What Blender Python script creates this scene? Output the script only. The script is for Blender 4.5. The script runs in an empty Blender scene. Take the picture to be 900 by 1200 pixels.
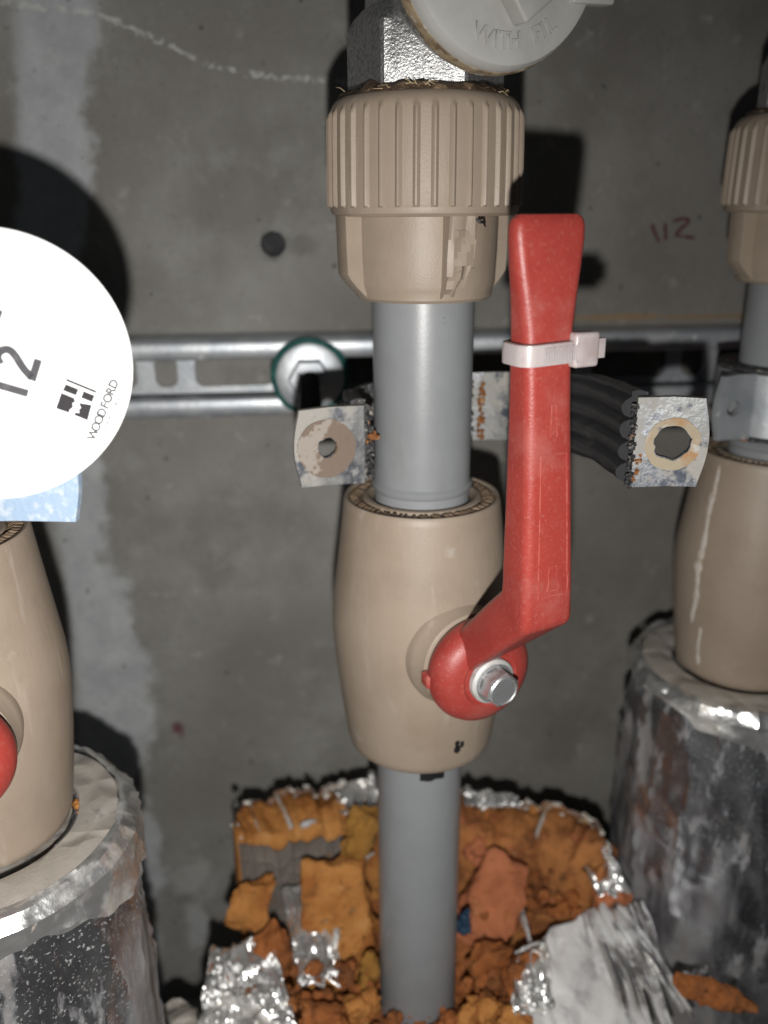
import bpy, bmesh, math, random
from mathutils import Vector, Matrix, noise
random.seed(7)
C = bpy.context.scene.collection
R = math.radians
MM = 0.001
FLOOR = -455.0            # all lengths below are millimetres measured from the lens height

# ------------------------------------------------------------------ camera
PITCH, ROLL, FPX = R(19.5), R(-0.4), 1000.0
Fv = Vector((0, math.cos(PITCH), -math.sin(PITCH)))
Rv0 = Vector((1, 0, 0)); Uv0 = Rv0.cross(Fv)
Rv = Rv0*math.cos(ROLL)+Uv0*math.sin(ROLL)
Uv = -Rv0*math.sin(ROLL)+Uv0*math.cos(ROLL)
cd = bpy.data.cameras.new('camera'); cam = bpy.data.objects.new('camera', cd); C.objects.link(cam)
cd.sensor_fit = 'VERTICAL'; cd.sensor_height = 24; cd.lens = 24*FPX/1200
cd.clip_start = 0.01; cd.clip_end = 20
mw = Matrix((Rv, Uv, -Fv)).transposed().to_4x4()
mw.translation = Vector((0, 0, -FLOOR*MM))
cam.matrix_world = mw
cd.dof.use_dof = True; cd.dof.focus_distance = 0.228; cd.dof.aperture_fstop = 6.0
bpy.context.scene.camera = cam

# ------------------------------------------------------------------ light: the phone's own flash just below the lens
w = bpy.data.worlds.new('World'); bpy.context.scene.world = w; w.use_nodes = True
w.node_tree.nodes['Background'].inputs[0].default_value = (0.72, 0.85, 1.0, 1)
w.node_tree.nodes['Background'].inputs[1].default_value = 0.026
ld = bpy.data.lights.new('phone_flash', 'SPOT'); lamp = bpy.data.objects.new('phone_flash', ld); C.objects.link(lamp)
ld.energy = 4.1; ld.shadow_soft_size = 0.0028; ld.spot_size = R(165); ld.spot_blend = 1.0; ld.color = (1, 0.975, 0.94)
fl = Vector((0, 0, -FLOOR*MM)) + Uv*(-0.038) + Fv*0.002
aim = (Fv - Rv*0.30 - Uv*0.22).normalized()
lamp.location = fl; lamp.rotation_euler = aim.to_track_quat('-Z', 'Y').to_euler()
vs = bpy.context.scene.view_settings
vs.view_transform = 'Standard'; vs.look = 'None'; vs.exposure = 0; vs.gamma = 1; vs.use_curve_mapping = False
bpy.context.scene.cycles.max_bounces = 6
bpy.context.scene.cycles.sample_clamp_indirect = 4

def P(px, py, Z):
    return (Fv + Rv*((px-450)/FPX) - Uv*((py-600)/FPX))*Z

# ------------------------------------------------------------------ materials
def N(nt, typ, **kw):
    n = nt.nodes.new(typ)
    for k, v in kw.items():
        if hasattr(n, k): setattr(n, k, v)
        else: n.inputs[k].default_value = v
    return n
def ramp01(nt, src, lo, hi):
    m = N(nt, 'ShaderNodeMapRange'); m.interpolation_type = 'SMOOTHSTEP'
    nt.links.new(src, m.inputs['Value'])
    m.inputs['From Min'].default_value = lo; m.inputs['From Max'].default_value = hi
    return m.outputs['Result']
def mixc(nt, fac, a, b):
    m = N(nt, 'ShaderNodeMix'); m.data_type = 'RGBA'
    if isinstance(fac, (int, float)): m.inputs[0].default_value = fac
    else: nt.links.new(fac, m.inputs[0])
    for s, v in ((6, a), (7, b)):
        if isinstance(v, (tuple, list)): m.inputs[s].default_value = (*v[:3], 1)
        else: nt.links.new(v, m.inputs[s])
    return m.outputs[2]
def mixf(nt, fac, a, b):
    m = N(nt, 'ShaderNodeMix'); m.data_type = 'FLOAT'
    nt.links.new(fac, m.inputs[0])
    for s, v in ((2, a), (3, b)):
        if isinstance(v, (int, float)): m.inputs[s].default_value = v
        else: nt.links.new(v, m.inputs[s])
    return m.outputs[0]
def math_(nt, op, a, b=0.0, c=None):
    m = N(nt, 'ShaderNodeMath'); m.operation = op
    for i, v in enumerate((a, b) if c is None else (a, b, c)):
        if isinstance(v, (int, float)): m.inputs[i].default_value = v
        else: nt.links.new(v, m.inputs[i])
    return m.outputs[0]
def noisetex(nt, co, scale, detail=4, rough=.6, stretch=None, typ='noise', dist=0.0):
    if stretch:
        mp = N(nt, 'ShaderNodeMapping'); mp.inputs['Scale'].default_value = stretch
        nt.links.new(co, mp.inputs['Vector']); co = mp.outputs[0]
    if typ == 'edge':
        d = N(nt, 'ShaderNodeTexNoise'); d.inputs['Scale'].default_value = scale*.8; nt.links.new(co, d.inputs['Vector'])
        v = N(nt, 'ShaderNodeMix'); v.data_type = 'VECTOR'; v.inputs[0].default_value = .0016*150/scale
        nt.links.new(co, v.inputs[4]); nt.links.new(d.outputs['Color'], v.inputs[5])
        n = N(nt, 'ShaderNodeTexVoronoi'); n.feature = 'DISTANCE_TO_EDGE'; n.inputs['Scale'].default_value = scale
        nt.links.new(v.outputs[1], n.inputs['Vector']); return ramp01(nt, n.outputs['Distance'], 0, .30)
    if typ == 'voronoi':
        n = N(nt, 'ShaderNodeTexVoronoi'); n.inputs['Scale'].default_value = scale
        nt.links.new(co, n.inputs['Vector']); return n.outputs['Distance']
    n = N(nt, 'ShaderNodeTexNoise'); n.inputs['Scale'].default_value = scale
    n.inputs['Detail'].default_value = detail; n.inputs['Roughness'].default_value = rough
    n.inputs['Distortion'].default_value = dist
    nt.links.new(co, n.inputs['Vector']); return n.outputs['Fac']
def material(name, base, rough=.5, metal=0.0, layers=(), bumps=(), spec=.5, sss=0, trans=0, coat=0):
    """layers: (colour, scale, lo, hi, dict(rough, metal, stretch, detail, amount, typ)); bumps: (scale, distance_mm, dict)"""
    m = bpy.data.materials.new(name); m.use_nodes = True; nt = m.node_tree
    b = nt.nodes['Principled BSDF']
    co = N(nt, 'ShaderNodeTexCoord').outputs['Object']
    col, ro, me = base, rough, metal
    for L in layers:
        k = L[4] if len(L) > 4 else {}
        fac = ramp01(nt, noisetex(nt, co, L[1], k.get('detail', 5), .62, k.get('stretch'), k.get('typ', 'noise'), k.get('dist', 0)), L[2], L[3])
        if 'amount' in k: fac = math_(nt, 'MULTIPLY', fac, k['amount'])
        col = mixc(nt, fac, col, L[0])
        if 'rough' in k: ro = mixf(nt, fac, ro, k['rough'])
        if 'metal' in k: me = mixf(nt, fac, me, k['metal'])
    for v, s in ((col, 'Base Color'), (ro, 'Roughness'), (me, 'Metallic')):
        if isinstance(v, tuple): b.inputs[s].default_value = (*v[:3], 1)
        elif isinstance(v, (int, float)): b.inputs[s].default_value = v
        else: nt.links.new(v, b.inputs[s])
    b.inputs['Specular IOR Level'].default_value = spec
    if sss:
        b.inputs['Subsurface Weight'].default_value = sss
        b.inputs['Subsurface Radius'].default_value = (1, .9, .8); b.inputs['Subsurface Scale'].default_value = .002
    if trans: b.inputs['Transmission Weight'].default_value = trans
    if coat: b.inputs['Coat Weight'].default_value = coat
    prev = None
    for B in bumps:
        k = B[2] if len(B) > 2 else {}
        bn = N(nt, 'ShaderNodeBump'); bn.inputs['Distance'].default_value = B[1]*MM
        bn.inputs['Strength'].default_value = k.get('strength', 1)
        nt.links.new(noisetex(nt, co, B[0], k.get('detail', 4), .6, k.get('stretch'), k.get('typ', 'noise'), k.get('dist', 0)), bn.inputs['Height'])
        if prev: nt.links.new(prev, bn.inputs['Normal'])
        prev = bn.outputs[0]
    if prev: nt.links.new(prev, b.inputs['Normal'])
    return m

M = {}
M['tan'] = material('tan_plastic', (.325, .262, .203), .48, layers=[
    ((.265, .207, .157), 45, .42, .7, dict(amount=.55)),
    ((.42, .36, .30), 130, .58, .72, dict(amount=.55, rough=.6, stretch=(1, 1, .12))),
    ((.255, .19, .135), 22, .52, .68, dict(amount=.4, rough=.55)), ((.43, .385, .34), 70, .64, .72, dict(amount=.5, rough=.7, detail=10)),
    ((.17, .11, .07), 210, .70, .76, dict(amount=.5)),
    ((.45, .40, .34), 900, .66, .76, dict(amount=.4))],
    bumps=[(1400, .06), (240, .12, dict(stretch=(1, 1, .3)))])
M['tan_dirty'] = material('grimy_tan_plastic', (.20, .14, .092), .6, layers=[
    ((.075, .05, .032), 220, .46, .64), ((.40, .30, .21), 160, .6, .75)], bumps=[(500, .35)])
M['pipe'] = material('grey_plastic_pipe', (.262, .273, .283), .36, layers=[
    ((.225, .234, .242), 40, .4, .7, dict(amount=.7)),
    ((.32, .33, .335), 260, .66, .74, dict(amount=.5, stretch=(1, 1, .15))),
    ((.07, .07, .07), 300, .71, .74, dict(amount=.7)),
    ((.17, .165, .155), 30, .58, .72, dict(amount=.5, rough=.55, stretch=(1, 1, .3))),
    ((.5, .5, .48), 700, .72, .77, dict(amount=.6))],
    bumps=[(900, .03), (150, .06, dict(stretch=(1, 1, .2)))])
M['red'] = material('dusty_red_plastic', (.335, .046, .036), .40, layers=[
    ((.27, .033, .026), 70, .4, .7, dict(amount=.6)),
    ((.40, .13, .11), 48, .52, .75, dict(amount=.45, rough=.65)),
    ((.41, .15, .125), 900, .52, .74, dict(amount=.4, rough=.65)),
    ((.55, .42, .38), 800, .69, .77, dict(amount=.6, rough=.7)),
    ((.50, .38, .34), 330, .75, .77, dict(amount=.5, rough=.8, detail=9))],
    bumps=[(1500, .10), (300, .08)])
M['red_worn'] = material('worn_red_edge', (.42, .105, .085), .6, layers=[((.335, .045, .035), 300, .45, .6)], bumps=[(900, .1)])
M['cast'] = material('sparkling_cast_zinc', (.50, .50, .495), .42, .85, layers=[
    ((.30, .30, .30), 900, .42, .62), ((.10, .09, .075), 90, .62, .76, dict(rough=.7, metal=.4))],
    bumps=[(1500, .24, dict(detail=2)), (90, .15)])
M['zinc'] = material('galvanised_steel', (.52, .54, .56), .42, .55, layers=[
    ((.40, .43, .46), 60, .4, .65), ((.72, .73, .72), 140, .60, .72, dict(rough=.75, metal=.15, amount=.6))],
    bumps=[(300, .12)])
M['zinc_corroded'] = material('corroded_zinc', (.23, .235, .235), .45, .45, layers=[
    ((.35, .335, .305), 42, .46, .57, dict(rough=.85, metal=0)),
    ((.16, .17, .19), 60, .50, .58, dict(metal=.7, rough=.38)),
    ((.06, .07, .095), 52, .575, .635, dict(rough=.5, metal=.3)),
    ((.44, .43, .40), 240, .56, .70, dict(rough=.85, metal=0, amount=.6)),
    ((.28, .15, .065), 60, .64, .71, dict(rough=.9, metal=0))], bumps=[(140, .3), (600, .12)])
M['zinc_blue'] = material('bluish_zinc', (.40, .53, .70), .45, .2, layers=[
    ((.52, .60, .68), 420, .48, .64, dict(rough=.7)), ((.40, .42, .43), 90, .62, .74, dict(rough=.85, metal=0))], bumps=[(500, .2)])
M['bolt'] = material('bright_zinc_bolt', (.66, .68, .69), .38, .85, layers=[((.32, .30, .27), 350, .55, .7, dict(rough=.6))], bumps=[(900, .06)])
M['washer_matte'] = material('dull_washer', (.58, .58, .56), .6, .35, layers=[((.36, .35, .33), 300, .5, .7)], bumps=[(900, .06)])
M['rubber'] = material('black_rubber', (.04, .04, .042), .30, layers=[
    ((.06, .058, .055), 140, .55, .72, dict(rough=.7)), ((.22, .17, .12), 260, .69, .76, dict(rough=.9))], bumps=[(500, .12)])
M['rubber_torn'] = material('torn_gritty_rubber', (.035, .034, .036), .55, layers=[
    ((.30, .28, .25), 520, .55, .66, dict(rough=.85)), ((.30, .12, .035), 150, .60, .7, dict(rough=.9))], bumps=[(600, .6)])
M['residue'] = material('brown_washer_residue', (.19, .145, .112), .85, layers=[((.33, .29, .255), 48, .575, .60), ((.18, .13, .10), 300, .58, .7)], bumps=[(600, .3)])
M['rust_ring'] = material('rusty_cream_ring', (.36, .30, .215), .8, layers=[((.36, .20, .085), 70, .45, .62), ((.46, .445, .41), 110, .50, .62), ((.12, .12, .14), 100, .62, .7)], bumps=[(500, .3)])
M['rust'] = material('rust_crust', (.26, .10, .03), .9, layers=[((.45, .24, .08), 300, .5, .65), ((.08, .04, .02), 200, .58, .7)], bumps=[(600, .6)])
M['nylon'] = material('milky_nylon', (.47, .42, .415), .33, sss=.6, layers=[((.40, .335, .33), 120, .5, .7)], bumps=[(600, .04)])
M['disc'] = material('white_laminated_card', (.80, .81, .81), .4)
M['ink'] = material('grey_print', (.085, .085, .092), .6, layers=[((.12, .12, .13), 500, .5, .7)], spec=.1)
M['ink_dark'] = material('charcoal_print', (.040, .037, .040), .6, spec=.1)
M['ink_red'] = material('faint_red_print', (.75, .42, .40), .6)
M['cap'] = material('pale_grey_plastic', (.42, .42, .40), .42, layers=[((.36, .355, .33), 60, .4, .7)], bumps=[(900, .05)])
M['cap_grime'] = material('brown_grime', (.30, .235, .15), .7, layers=[((.13, .085, .045), 160, .45, .62), ((.48, .46, .42), 220, .58, .7)], bumps=[(500, .3)])
M['sealant'] = material('brown_jointing_paste', (.085, .055, .035), .55, layers=[((.28, .20, .12), 260, .52, .66), ((.55, .50, .42), 330, .68, .74)], bumps=[(600, .8)])
M['hemp'] = material('hemp_fibre', (.46, .36, .22), .8)
M['green'] = material('dark_green_plastic', (.008, .085, .075), .38, layers=[((.05, .16, .14), 150, .5, .7)], bumps=[(300, .2)])
M['black_steel'] = material('dark_threaded_steel', (.05, .05, .05), .5, .6, bumps=[(300, .1)])
def foil_mat(name, dust, speck):
    return material(name, (.66, .68, .72), .34, 1.0, layers=[
    ((.40, .40, .43), 30, .45, .62, dict(rough=.38)),
    ((.21, .196, .18), 15, .47, .60, dict(rough=.8, metal=.15, stretch=(1, 1, .35), amount=dust)),
    ((.20, .175, .15), 120, .54, .66, dict(rough=.85, metal=.05, stretch=(1, 1, .3), amount=dust*.8)),
    ((.40, .39, .37), 850, .575, .66, dict(rough=.8, metal=.1, amount=speck)),
    ((.26, .18, .13), 55, .68, .76, dict(rough=.9, metal=0, amount=.12))],
    bumps=[(24, 1.7, dict(typ='edge', stretch=(1, 1, .55))), (60, .5, dict(typ='edge', stretch=(1, 1, .4))), (150, .35, dict(stretch=(1, 1, .2)))])
M['foil'] = foil_mat('dusty_aluminium_foil', .8, .85)
M['foil_dull'] = foil_mat('dull_creased_foil', .85, .22)
M['foil_clean'] = material('bright_crumpled_foil', (.80, .80, .79), .30, .88, layers=[
    ((.60, .58, .54), 60, .48, .7, dict(rough=.5, metal=.4)), ((.42, .27, .14), 90, .66, .75, dict(rough=.8, metal=.1))],
    bumps=[(42, 1.3, dict(stretch=(1, 1, .4), dist=1.2, detail=2)), (130, .5, dict(stretch=(1, 1, .35)))])
M['foil_strip'] = material('folded_foil_strip', (.80, .80, .79), .38, .3, layers=[((.50, .49, .48), 60, .48, .6, dict(rough=.3, metal=.9)), ((.45, .28, .14), 110, .66, .74, dict(rough=.8, metal=0))], bumps=[(120, .6)])
M['foil_matte'] = material('dust_covered_foil', (.47, .435, .385), .6, .25, layers=[
    ((.34, .31, .27), 55, .42, .65, dict(rough=.75, metal=.1)), ((.52, .51, .49), 60, .58, .7, dict(rough=.35, metal=.8)), ((.22, .15, .09), 150, .66, .76)],
    bumps=[(60, .9, dict(typ='edge')), (500, .2)])
M['foil_back'] = material('white_foil_facing', (.76, .75, .74), .55, .05, layers=[
    ((.44, .435, .455), 26, .50, .62, dict(rough=.45, metal=.25)), ((.40, .20, .07), 90, .68, .74), ((.84, .83, .81), 120, .55, .7)],
    bumps=[(45, 1.0, dict(typ='edge')), (300, .25)])
M['foil_scrim'] = material('dull_scrim_foil', (.235, .205, .18), .5, .35, layers=[
    ((.33, .315, .30), 45, .5, .7), ((.27, .17, .10), 70, .6, .75)], bumps=[(120, .6)])
M['foam'] = material('orange_phenolic_foam', (.52, .235, .07), .95, layers=[
    ((.34, .125, .035), 38, .40, .60, dict(amount=.85)), ((.19, .08, .03), 85, .54, .66, dict(amount=.75)),
    ((.62, .33, .12), 60, .56, .70, dict(amount=.8)), ((.09, .045, .02), 260, .62, .70, dict(amount=.7)), ((.55, .46, .34), 260, .68, .74, dict(amount=.6))],
    bumps=[(90, 1.6), (330, .9), (900, .4)], spec=.1)
M['foam_brown'] = material('brown_phenolic_foam', (.36, .125, .04), .9, layers=[
    ((.19, .075, .03), 60, .42, .62), ((.47, .19, .07), 90, .56, .7), ((.08, .038, .018), 150, .57, .68)],
    bumps=[(90, 1.6), (330, .9), (900, .4)], spec=.15)
M['foam_mixed'] = material('stained_phenolic_foam', (.43, .18, .06), .9, layers=[
    ((.24, .09, .035), 55, .45, .6, dict(amount=.9)), ((.46, .16, .07), 90, .55, .68), ((.13, .06, .025), 130, .58, .7), ((.58, .50, .40), 170, .67, .74, dict(amount=.7))],
    bumps=[(120, 1.2), (600, .4)], spec=.15)
M['foam_olive'] = material('ochre_phenolic_foam', (.34, .17, .04), .9, layers=[((.15, .085, .03), 70, .42, .62), ((.52, .27, .07), 110, .58, .72)], bumps=[(200, .8)], spec=.15)
M['foam_pink'] = material('salmon_phenolic_foam', (.50, .18, .085), .9, layers=[((.33, .11, .05), 60, .42, .65), ((.6, .28, .13), 120, .58, .72), ((.16, .07, .03), 130, .60, .70)], bumps=[(90, 1.5), (330, .8), (900, .4)], spec=.15)
M['foam_edge'] = material('pale_crumbled_edge', (.62, .59, .54), .8, layers=[((.40, .24, .11), 110, .5, .62)], bumps=[(300, 1.0)])
M['blue'] = material('dark_blue_scrap', (.02, .05, .09), .5)
M['pen'] = material('dried_dark_red_pen', (.085, .022, .024), .8, layers=[((.14, .10, .10), 300, .5, .62)])
M['plug'] = material('dark_cement_plug', (.04, .04, .044), .85, layers=[((.075, .072, .07), 200, .45, .65)], bumps=[(300, .4)])
M['mortar'] = material('grey_mortar', (.29, .285, .265), .9, layers=[((.2, .195, .18), 90, .4, .65)], bumps=[(250, .6)])
M['smear'] = material('pale_plaster_smear', (.60, .55, .49), .7, layers=[((.45, .36, .27), 260, .5, .65)], bumps=[(400, .1)])
M['black_mark'] = material('black_paint_speck', (.012, .012, .014), .5)
M['floor'] = material('dusty_concrete_floor', (.33, .32, .30), .9, layers=[((.22, .215, .20), 25, .4, .65), ((.44, .43, .41), 80, .55, .7)], bumps=[(120, .8), (500, .3)])

# ------------------------------------------------------------------ mesh helpers (millimetres)
class MB:
    def __init__(s): s.v = []; s.f = []
    def add(s, vs, fs):
        o = len(s.v); s.v += [Vector(p) for p in vs]; s.f += [tuple(i+o for i in f) for f in fs]; return s
    def grid(s, rows, closed=False):
        n = len(rows[0]); vs = [p for r in rows for p in r]; fs = []
        for i in range(len(rows)-1):
            for j in range(n if closed else n-1):
                k = (j+1) % n
                fs.append((i*n+j, i*n+k, (i+1)*n+k, (i+1)*n+j))
        return s.add(vs, fs)
    def loft(s, rings, cap0=True, cap1=True):
        n = len(rings[0]); o = len(s.v); s.grid(rings, True)
        if cap0: s.f.append(tuple(o+i for i in range(n-1, -1, -1)))
        if cap1: s.f.append(tuple(o+(len(rings)-1)*n+i for i in range(n)))
        return s
    def lathe(s, prof, n=64, axis=None, rf=None, cap0=False, cap1=False):
        """prof (r, h); axis = (origin, u, v, w) with w the axis; default vertical"""
        o, u, v, wv = axis or (Vector((0, 0, 0)), Vector((1, 0, 0)), Vector((0, 1, 0)), Vector((0, 0, 1)))
        rings = []
        for r, h in prof:
            ring = []
            for k in range(n):
                a = 2*math.pi*k/n; rr = rf(r, h, a) if rf else r
                ring.append(o+u*(rr*math.cos(a))+v*(rr*math.sin(a))+wv*h)
            rings.append(ring)
        return s.loft(rings, cap0, cap1)
    def tube(s, pts, r, n=8, cap=True):
        pts = [Vector(p) for p in pts]; rings = []
        prev = None
        for i, p in enumerate(pts):
            t = (pts[min(i+1, len(pts)-1)]-pts[max(i-1, 0)]).normalized()
            ref = prev if prev is not None else (Vector((0, 0, 1)) if abs(t.z) < .9 else Vector((1, 0, 0)))
            x = (ref - t*ref.dot(t)).normalized(); y = t.cross(x); prev = x
            rr = r[i] if isinstance(r, (list, tuple)) else r
            rings.append([p+x*rr*math.cos(2*math.pi*k/n)+y*rr*math.sin(2*math.pi*k/n) for k in range(n)])
        return s.loft(rings, cap, cap)
    def box(s, c, size, ax=None):
        c = Vector(c); a = ax or (Vector((1, 0, 0)), Vector((0, 1, 0)), Vector((0, 0, 1)))
        vs = [c+a[0]*(size[0]/2*i)+a[1]*(size[1]/2*j)+a[2]*(size[2]/2*k) for i in (-1, 1) for j in (-1, 1) for k in (-1, 1)]
        return s.add(vs, [(0, 1, 3, 2), (4, 6, 7, 5), (0, 4, 5, 1), (2, 3, 7, 6), (0, 2, 6, 4), (1, 5, 7, 3)])
    def build(s, name, mat, parent=None, origin=(0, 0, 0), smooth=35, bevel=0, recalc=True, subdiv=0):
        o = Vector(origin)
        bm = bmesh.new(); vs = [bm.verts.new((p-o)*MM) for p in s.v]
        for f in s.f:
            try: bm.faces.new([vs[i] for i in f])
            except ValueError: pass
        if recalc: bmesh.ops.recalc_face_normals(bm, faces=bm.faces)
        if bevel: bmesh.ops.bevel(bm, geom=bm.edges[:], offset=bevel*MM, segments=3, affect='EDGES', profile=.5, clamp_overlap=True)
        return link(name, bm, mat, parent, smooth)
def link(name, bm, mat, parent=None, smooth=35):
    me = bpy.data.meshes.new(name); bm.to_mesh(me); bm.free()
    if smooth:
        me.polygons.foreach_set('use_smooth', [True]*len(me.polygons))
        me.set_sharp_from_angle(angle=R(smooth))
    me.materials.append(M[mat] if isinstance(mat, str) else mat)
    ob = bpy.data.objects.new(name, me); C.objects.link(ob)
    if parent: ob.parent = parent
    return ob
def tag(o, label=None, cat=None, group=None, kind=None):
    for k, v in (('label', label), ('category', cat), ('group', group), ('kind', kind)):
        if v: o[k] = v
    return o
def thing(name, loc, rz, label, cat, group=None):
    o = bpy.data.objects.new(name, None); C.objects.link(o); o.empty_display_size = .02
    o.location = Vector((loc[0], loc[1], loc[2]-FLOOR))*MM; o.rotation_euler = (0, 0, rz)
    return tag(o, label, cat, group)
def solo(mb, name, mat, origin, label, cat, group=None, kind=None, **kw):
    o = mb.build(name, mat, None, origin, **kw); o.location = (Vector(origin)-Vector((0, 0, FLOOR)))*MM
    return tag(o, label, cat, group, kind)
def copy_tree(o, parent=None):
    c = o.copy(); C.objects.link(c); c.parent = parent
    for ch in list(o.children): copy_tree(ch, c)
    return c
def plate(outer, holes, thick, tf):
    """flat plate with holes; loops are (x, y) lists; tf maps (x, y, z) to space, z in 0..thick"""
    bm = bmesh.new(); edges = []
    for lp in [outer]+holes:
        vs = [bm.verts.new((x, y, 0)) for x, y in lp]
        edges += [bm.edges.new((vs[i], vs[(i+1) % len(vs)])) for i in range(len(vs))]
    bmesh.ops.triangle_fill(bm, use_beauty=True, use_dissolve=False, edges=edges)
    r = bmesh.ops.extrude_face_region(bm, geom=bm.faces[:])
    for e in r['geom']:
        if isinstance(e, bmesh.types.BMVert): e.co.z = thick
    bmesh.ops.recalc_face_normals(bm, faces=bm.faces)
    for v in bm.verts: v.co = Vector(tf(*v.co))*MM
    return bm
def circ(cx, cy, r, n=28, jag=0, seed=0):
    return [(cx+r*(1+jag*noise.noise((math.cos(2*math.pi*k/n)*2+seed, math.sin(2*math.pi*k/n)*2, seed)))*math.cos(2*math.pi*k/n),
             cy+r*(1+jag*noise.noise((math.cos(2*math.pi*k/n)*2+seed, math.sin(2*math.pi*k/n)*2, seed)))*math.sin(2*math.pi*k/n)) for k in range(n)]
def rrect(w, h, r, n=5):
    out = []
    for cx, cy, a0 in ((w/2-r, h/2-r, 0), (-w/2+r, h/2-r, 90), (-w/2+r, -h/2+r, 180), (w/2-r, -h/2+r, 270)):
        for k in range(n):
            a = R(a0+90*k/(n-1)); out.append((cx+r*math.cos(a), cy+r*math.sin(a)))
    return out
def catmull(pts, per=8):
    pts = [Vector(p) for p in pts]; out = []
    for i in range(len(pts)-1):
        p0, p1, p2, p3 = pts[max(i-1, 0)], pts[i], pts[i+1], pts[min(i+2, len(pts)-1)]
        for k in range(per):
            t = k/per
            out.append(.5*((2*p1)+(p2-p0)*t+(2*p0-5*p1+4*p2-p3)*t*t+(3*p1-p0-3*p2+p3)*t**3))
    return out+[pts[-1]]
def fbm(p, s, o=3): return noise.fractal(Vector(p)*s, 1.0, 2.0, o)
def ridge(p, s): return 1-abs(noise.noise(Vector(p)*s))*2
def crumple(p, sc):
    d = noise.voronoi(Vector(p)*sc)[0]; return min(1, (d[1]-d[0])*1.6)
def letters(txt, size, extrude, bold=0.0):
    cu = bpy.data.curves.new('lettering', 'FONT'); cu.body = txt; cu.size = size*MM; cu.extrude = extrude*MM
    cu.align_x = 'CENTER'; cu.align_y = 'CENTER'; cu.offset = bold*MM
    o = bpy.data.objects.new('lettering', cu); C.objects.link(o)
    bpy.context.view_layer.update()
    me = bpy.data.meshes.new_from_object(o.evaluated_get(bpy.context.evaluated_depsgraph_get()))
    bpy.data.objects.remove(o); return me
def stroke(pts, wd, th, tf):
    """flat ribbon lettering stroke: pts in a plane, tf maps (x, y, z)"""
    mb = MB(); pts = [Vector((p[0], p[1])) for p in pts]; L = []; Rr = []
    for i, p in enumerate(pts):
        t = (pts[min(i+1, len(pts)-1)]-pts[max(i-1, 0)]).normalized(); n = Vector((-t.y, t.x))
        L.append(p+n*wd/2); Rr.append(p-n*wd/2)
    mb.loft([[tf(l.x, l.y, 0), tf(l.x, l.y, th), tf(r.x, r.y, th), tf(r.x, r.y, 0)] for l, r in zip(L, Rr)])
    return mb

# ------------------------------------------------------------------ the wall (turned a few degrees to the lens)
TH = R(5)
wu = Vector((math.cos(TH), math.sin(TH), 0)); wn = Vector((-math.sin(TH), math.cos(TH), 0))   # along / into the wall
W0 = P(450, 390, 400); W0 = Vector((W0.x, W0.y, 0))
def Wp(px, py, off=0):
    d = P(px, py, 1); t = (W0-wn*off).dot(wn)/d.dot(wn); p = d*t
    return (p-W0).dot(wu), p.z
def wallpt(u, z, off): return W0+wu*u-wn*off+Vector((0, 0, z))

m = bpy.data.materials.new('formwork_concrete'); m.use_nodes = True; nt = m.node_tree; b = nt.nodes['Principled BSDF']
co = N(nt, 'ShaderNodeTexCoord').outputs['Object']
sx = N(nt, 'ShaderNodeSeparateXYZ'); nt.links.new(co, sx.inputs[0]); X, Zz = sx.outputs[0], sx.outputs[2]
n1 = noisetex(nt, co, 18, 6, .6); n2 = noisetex(nt, co, 60, 6, .65); n3 = noisetex(nt, co, 9, 4, .5); n4 = noisetex(nt, co, 420, 3)
col = mixc(nt, ramp01(nt, n1, .35, .68), (.215, .208, .19), (.325, .318, .298))
col = mixc(nt, math_(nt, 'MULTIPLY', ramp01(nt, n2, .48, .7), .55), col, (.33, .325, .305))
col = mixc(nt, math_(nt, 'MULTIPLY', ramp01(nt, n3, .48, .66), .6), col, (.135, .124, .105))
# lighter cement-rich strip down the left
# this pour is darker and browner towards the right
tone = ramp01(nt, math_(nt, 'ADD', X, math_(nt, 'MULTIPLY_ADD', n3, .10, -.05)), -.02, .10)
col = mixc(nt, math_(nt, 'MULTIPLY', tone, .58), col, mixc(nt, ramp01(nt, n1, .35, .68), (.125, .115, .102), (.175, .164, .148)))
wob = math_(nt, 'MULTIPLY_ADD', n2, .018, -.009)
zz = lambda py: (Wp(60, py)[1]-FLOOR)*MM
uu = lambda px, py: Wp(px, py)[0]*MM
def curve_of_z(vals, za, zb):
    """piecewise u(z) as a Float Curve"""
    fc = N(nt, 'ShaderNodeFloatCurve'); cm = fc.mapping.curves[0]
    u0 = min(v for _, v in vals)-.02; u1 = max(v for _, v in vals)+.02
    pts = [((z-za)/(zb-za), (v-u0)/(u1-u0)) for z, v in sorted(vals)]
    cm.points[0].location = pts[0]; cm.points[1].location = pts[-1]
    for p in pts[1:-1]: cm.points.new(*p)
    fc.mapping.update()
    return fc, u0, u1
def mapped(vals, src):
    za, zb = min(z for z, _ in vals), max(z for z, _ in vals)
    fc, u0, u1 = curve_of_z(vals, za, zb)
    mr = N(nt, 'ShaderNodeMapRange'); nt.links.new(src, mr.inputs[0]); mr.inputs[1].default_value = za; mr.inputs[2].default_value = zb
    nt.links.new(mr.outputs[0], fc.inputs['Value'])
    return math_(nt, 'MULTIPLY_ADD', fc.outputs[0], u1-u0, u0)
n5 = noisetex(nt, co, 26, 5, .6)
edge = mapped([(zz(y), uu(x, y)) for x, y in ((112, -60), (112, 120), (112, 330), (118, 520), (128, 620), (152, 720), (182, 790), (176, 880), (186, 1000), (190, 1190))], Zz)
edge = math_(nt, 'ADD', edge, math_(nt, 'MULTIPLY_ADD', n5, .05, -.025))
strip = math_(nt, 'SUBTRACT', edge, X)
lo_edge = mapped([(zz(y), uu(x, y)) for x, y in ((8, -60), (14, 160), (20, 420), (60, 600), (80, 760), (95, 1190))], Zz)
strip_r = ramp01(nt, strip, -.002, .006)
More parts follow.
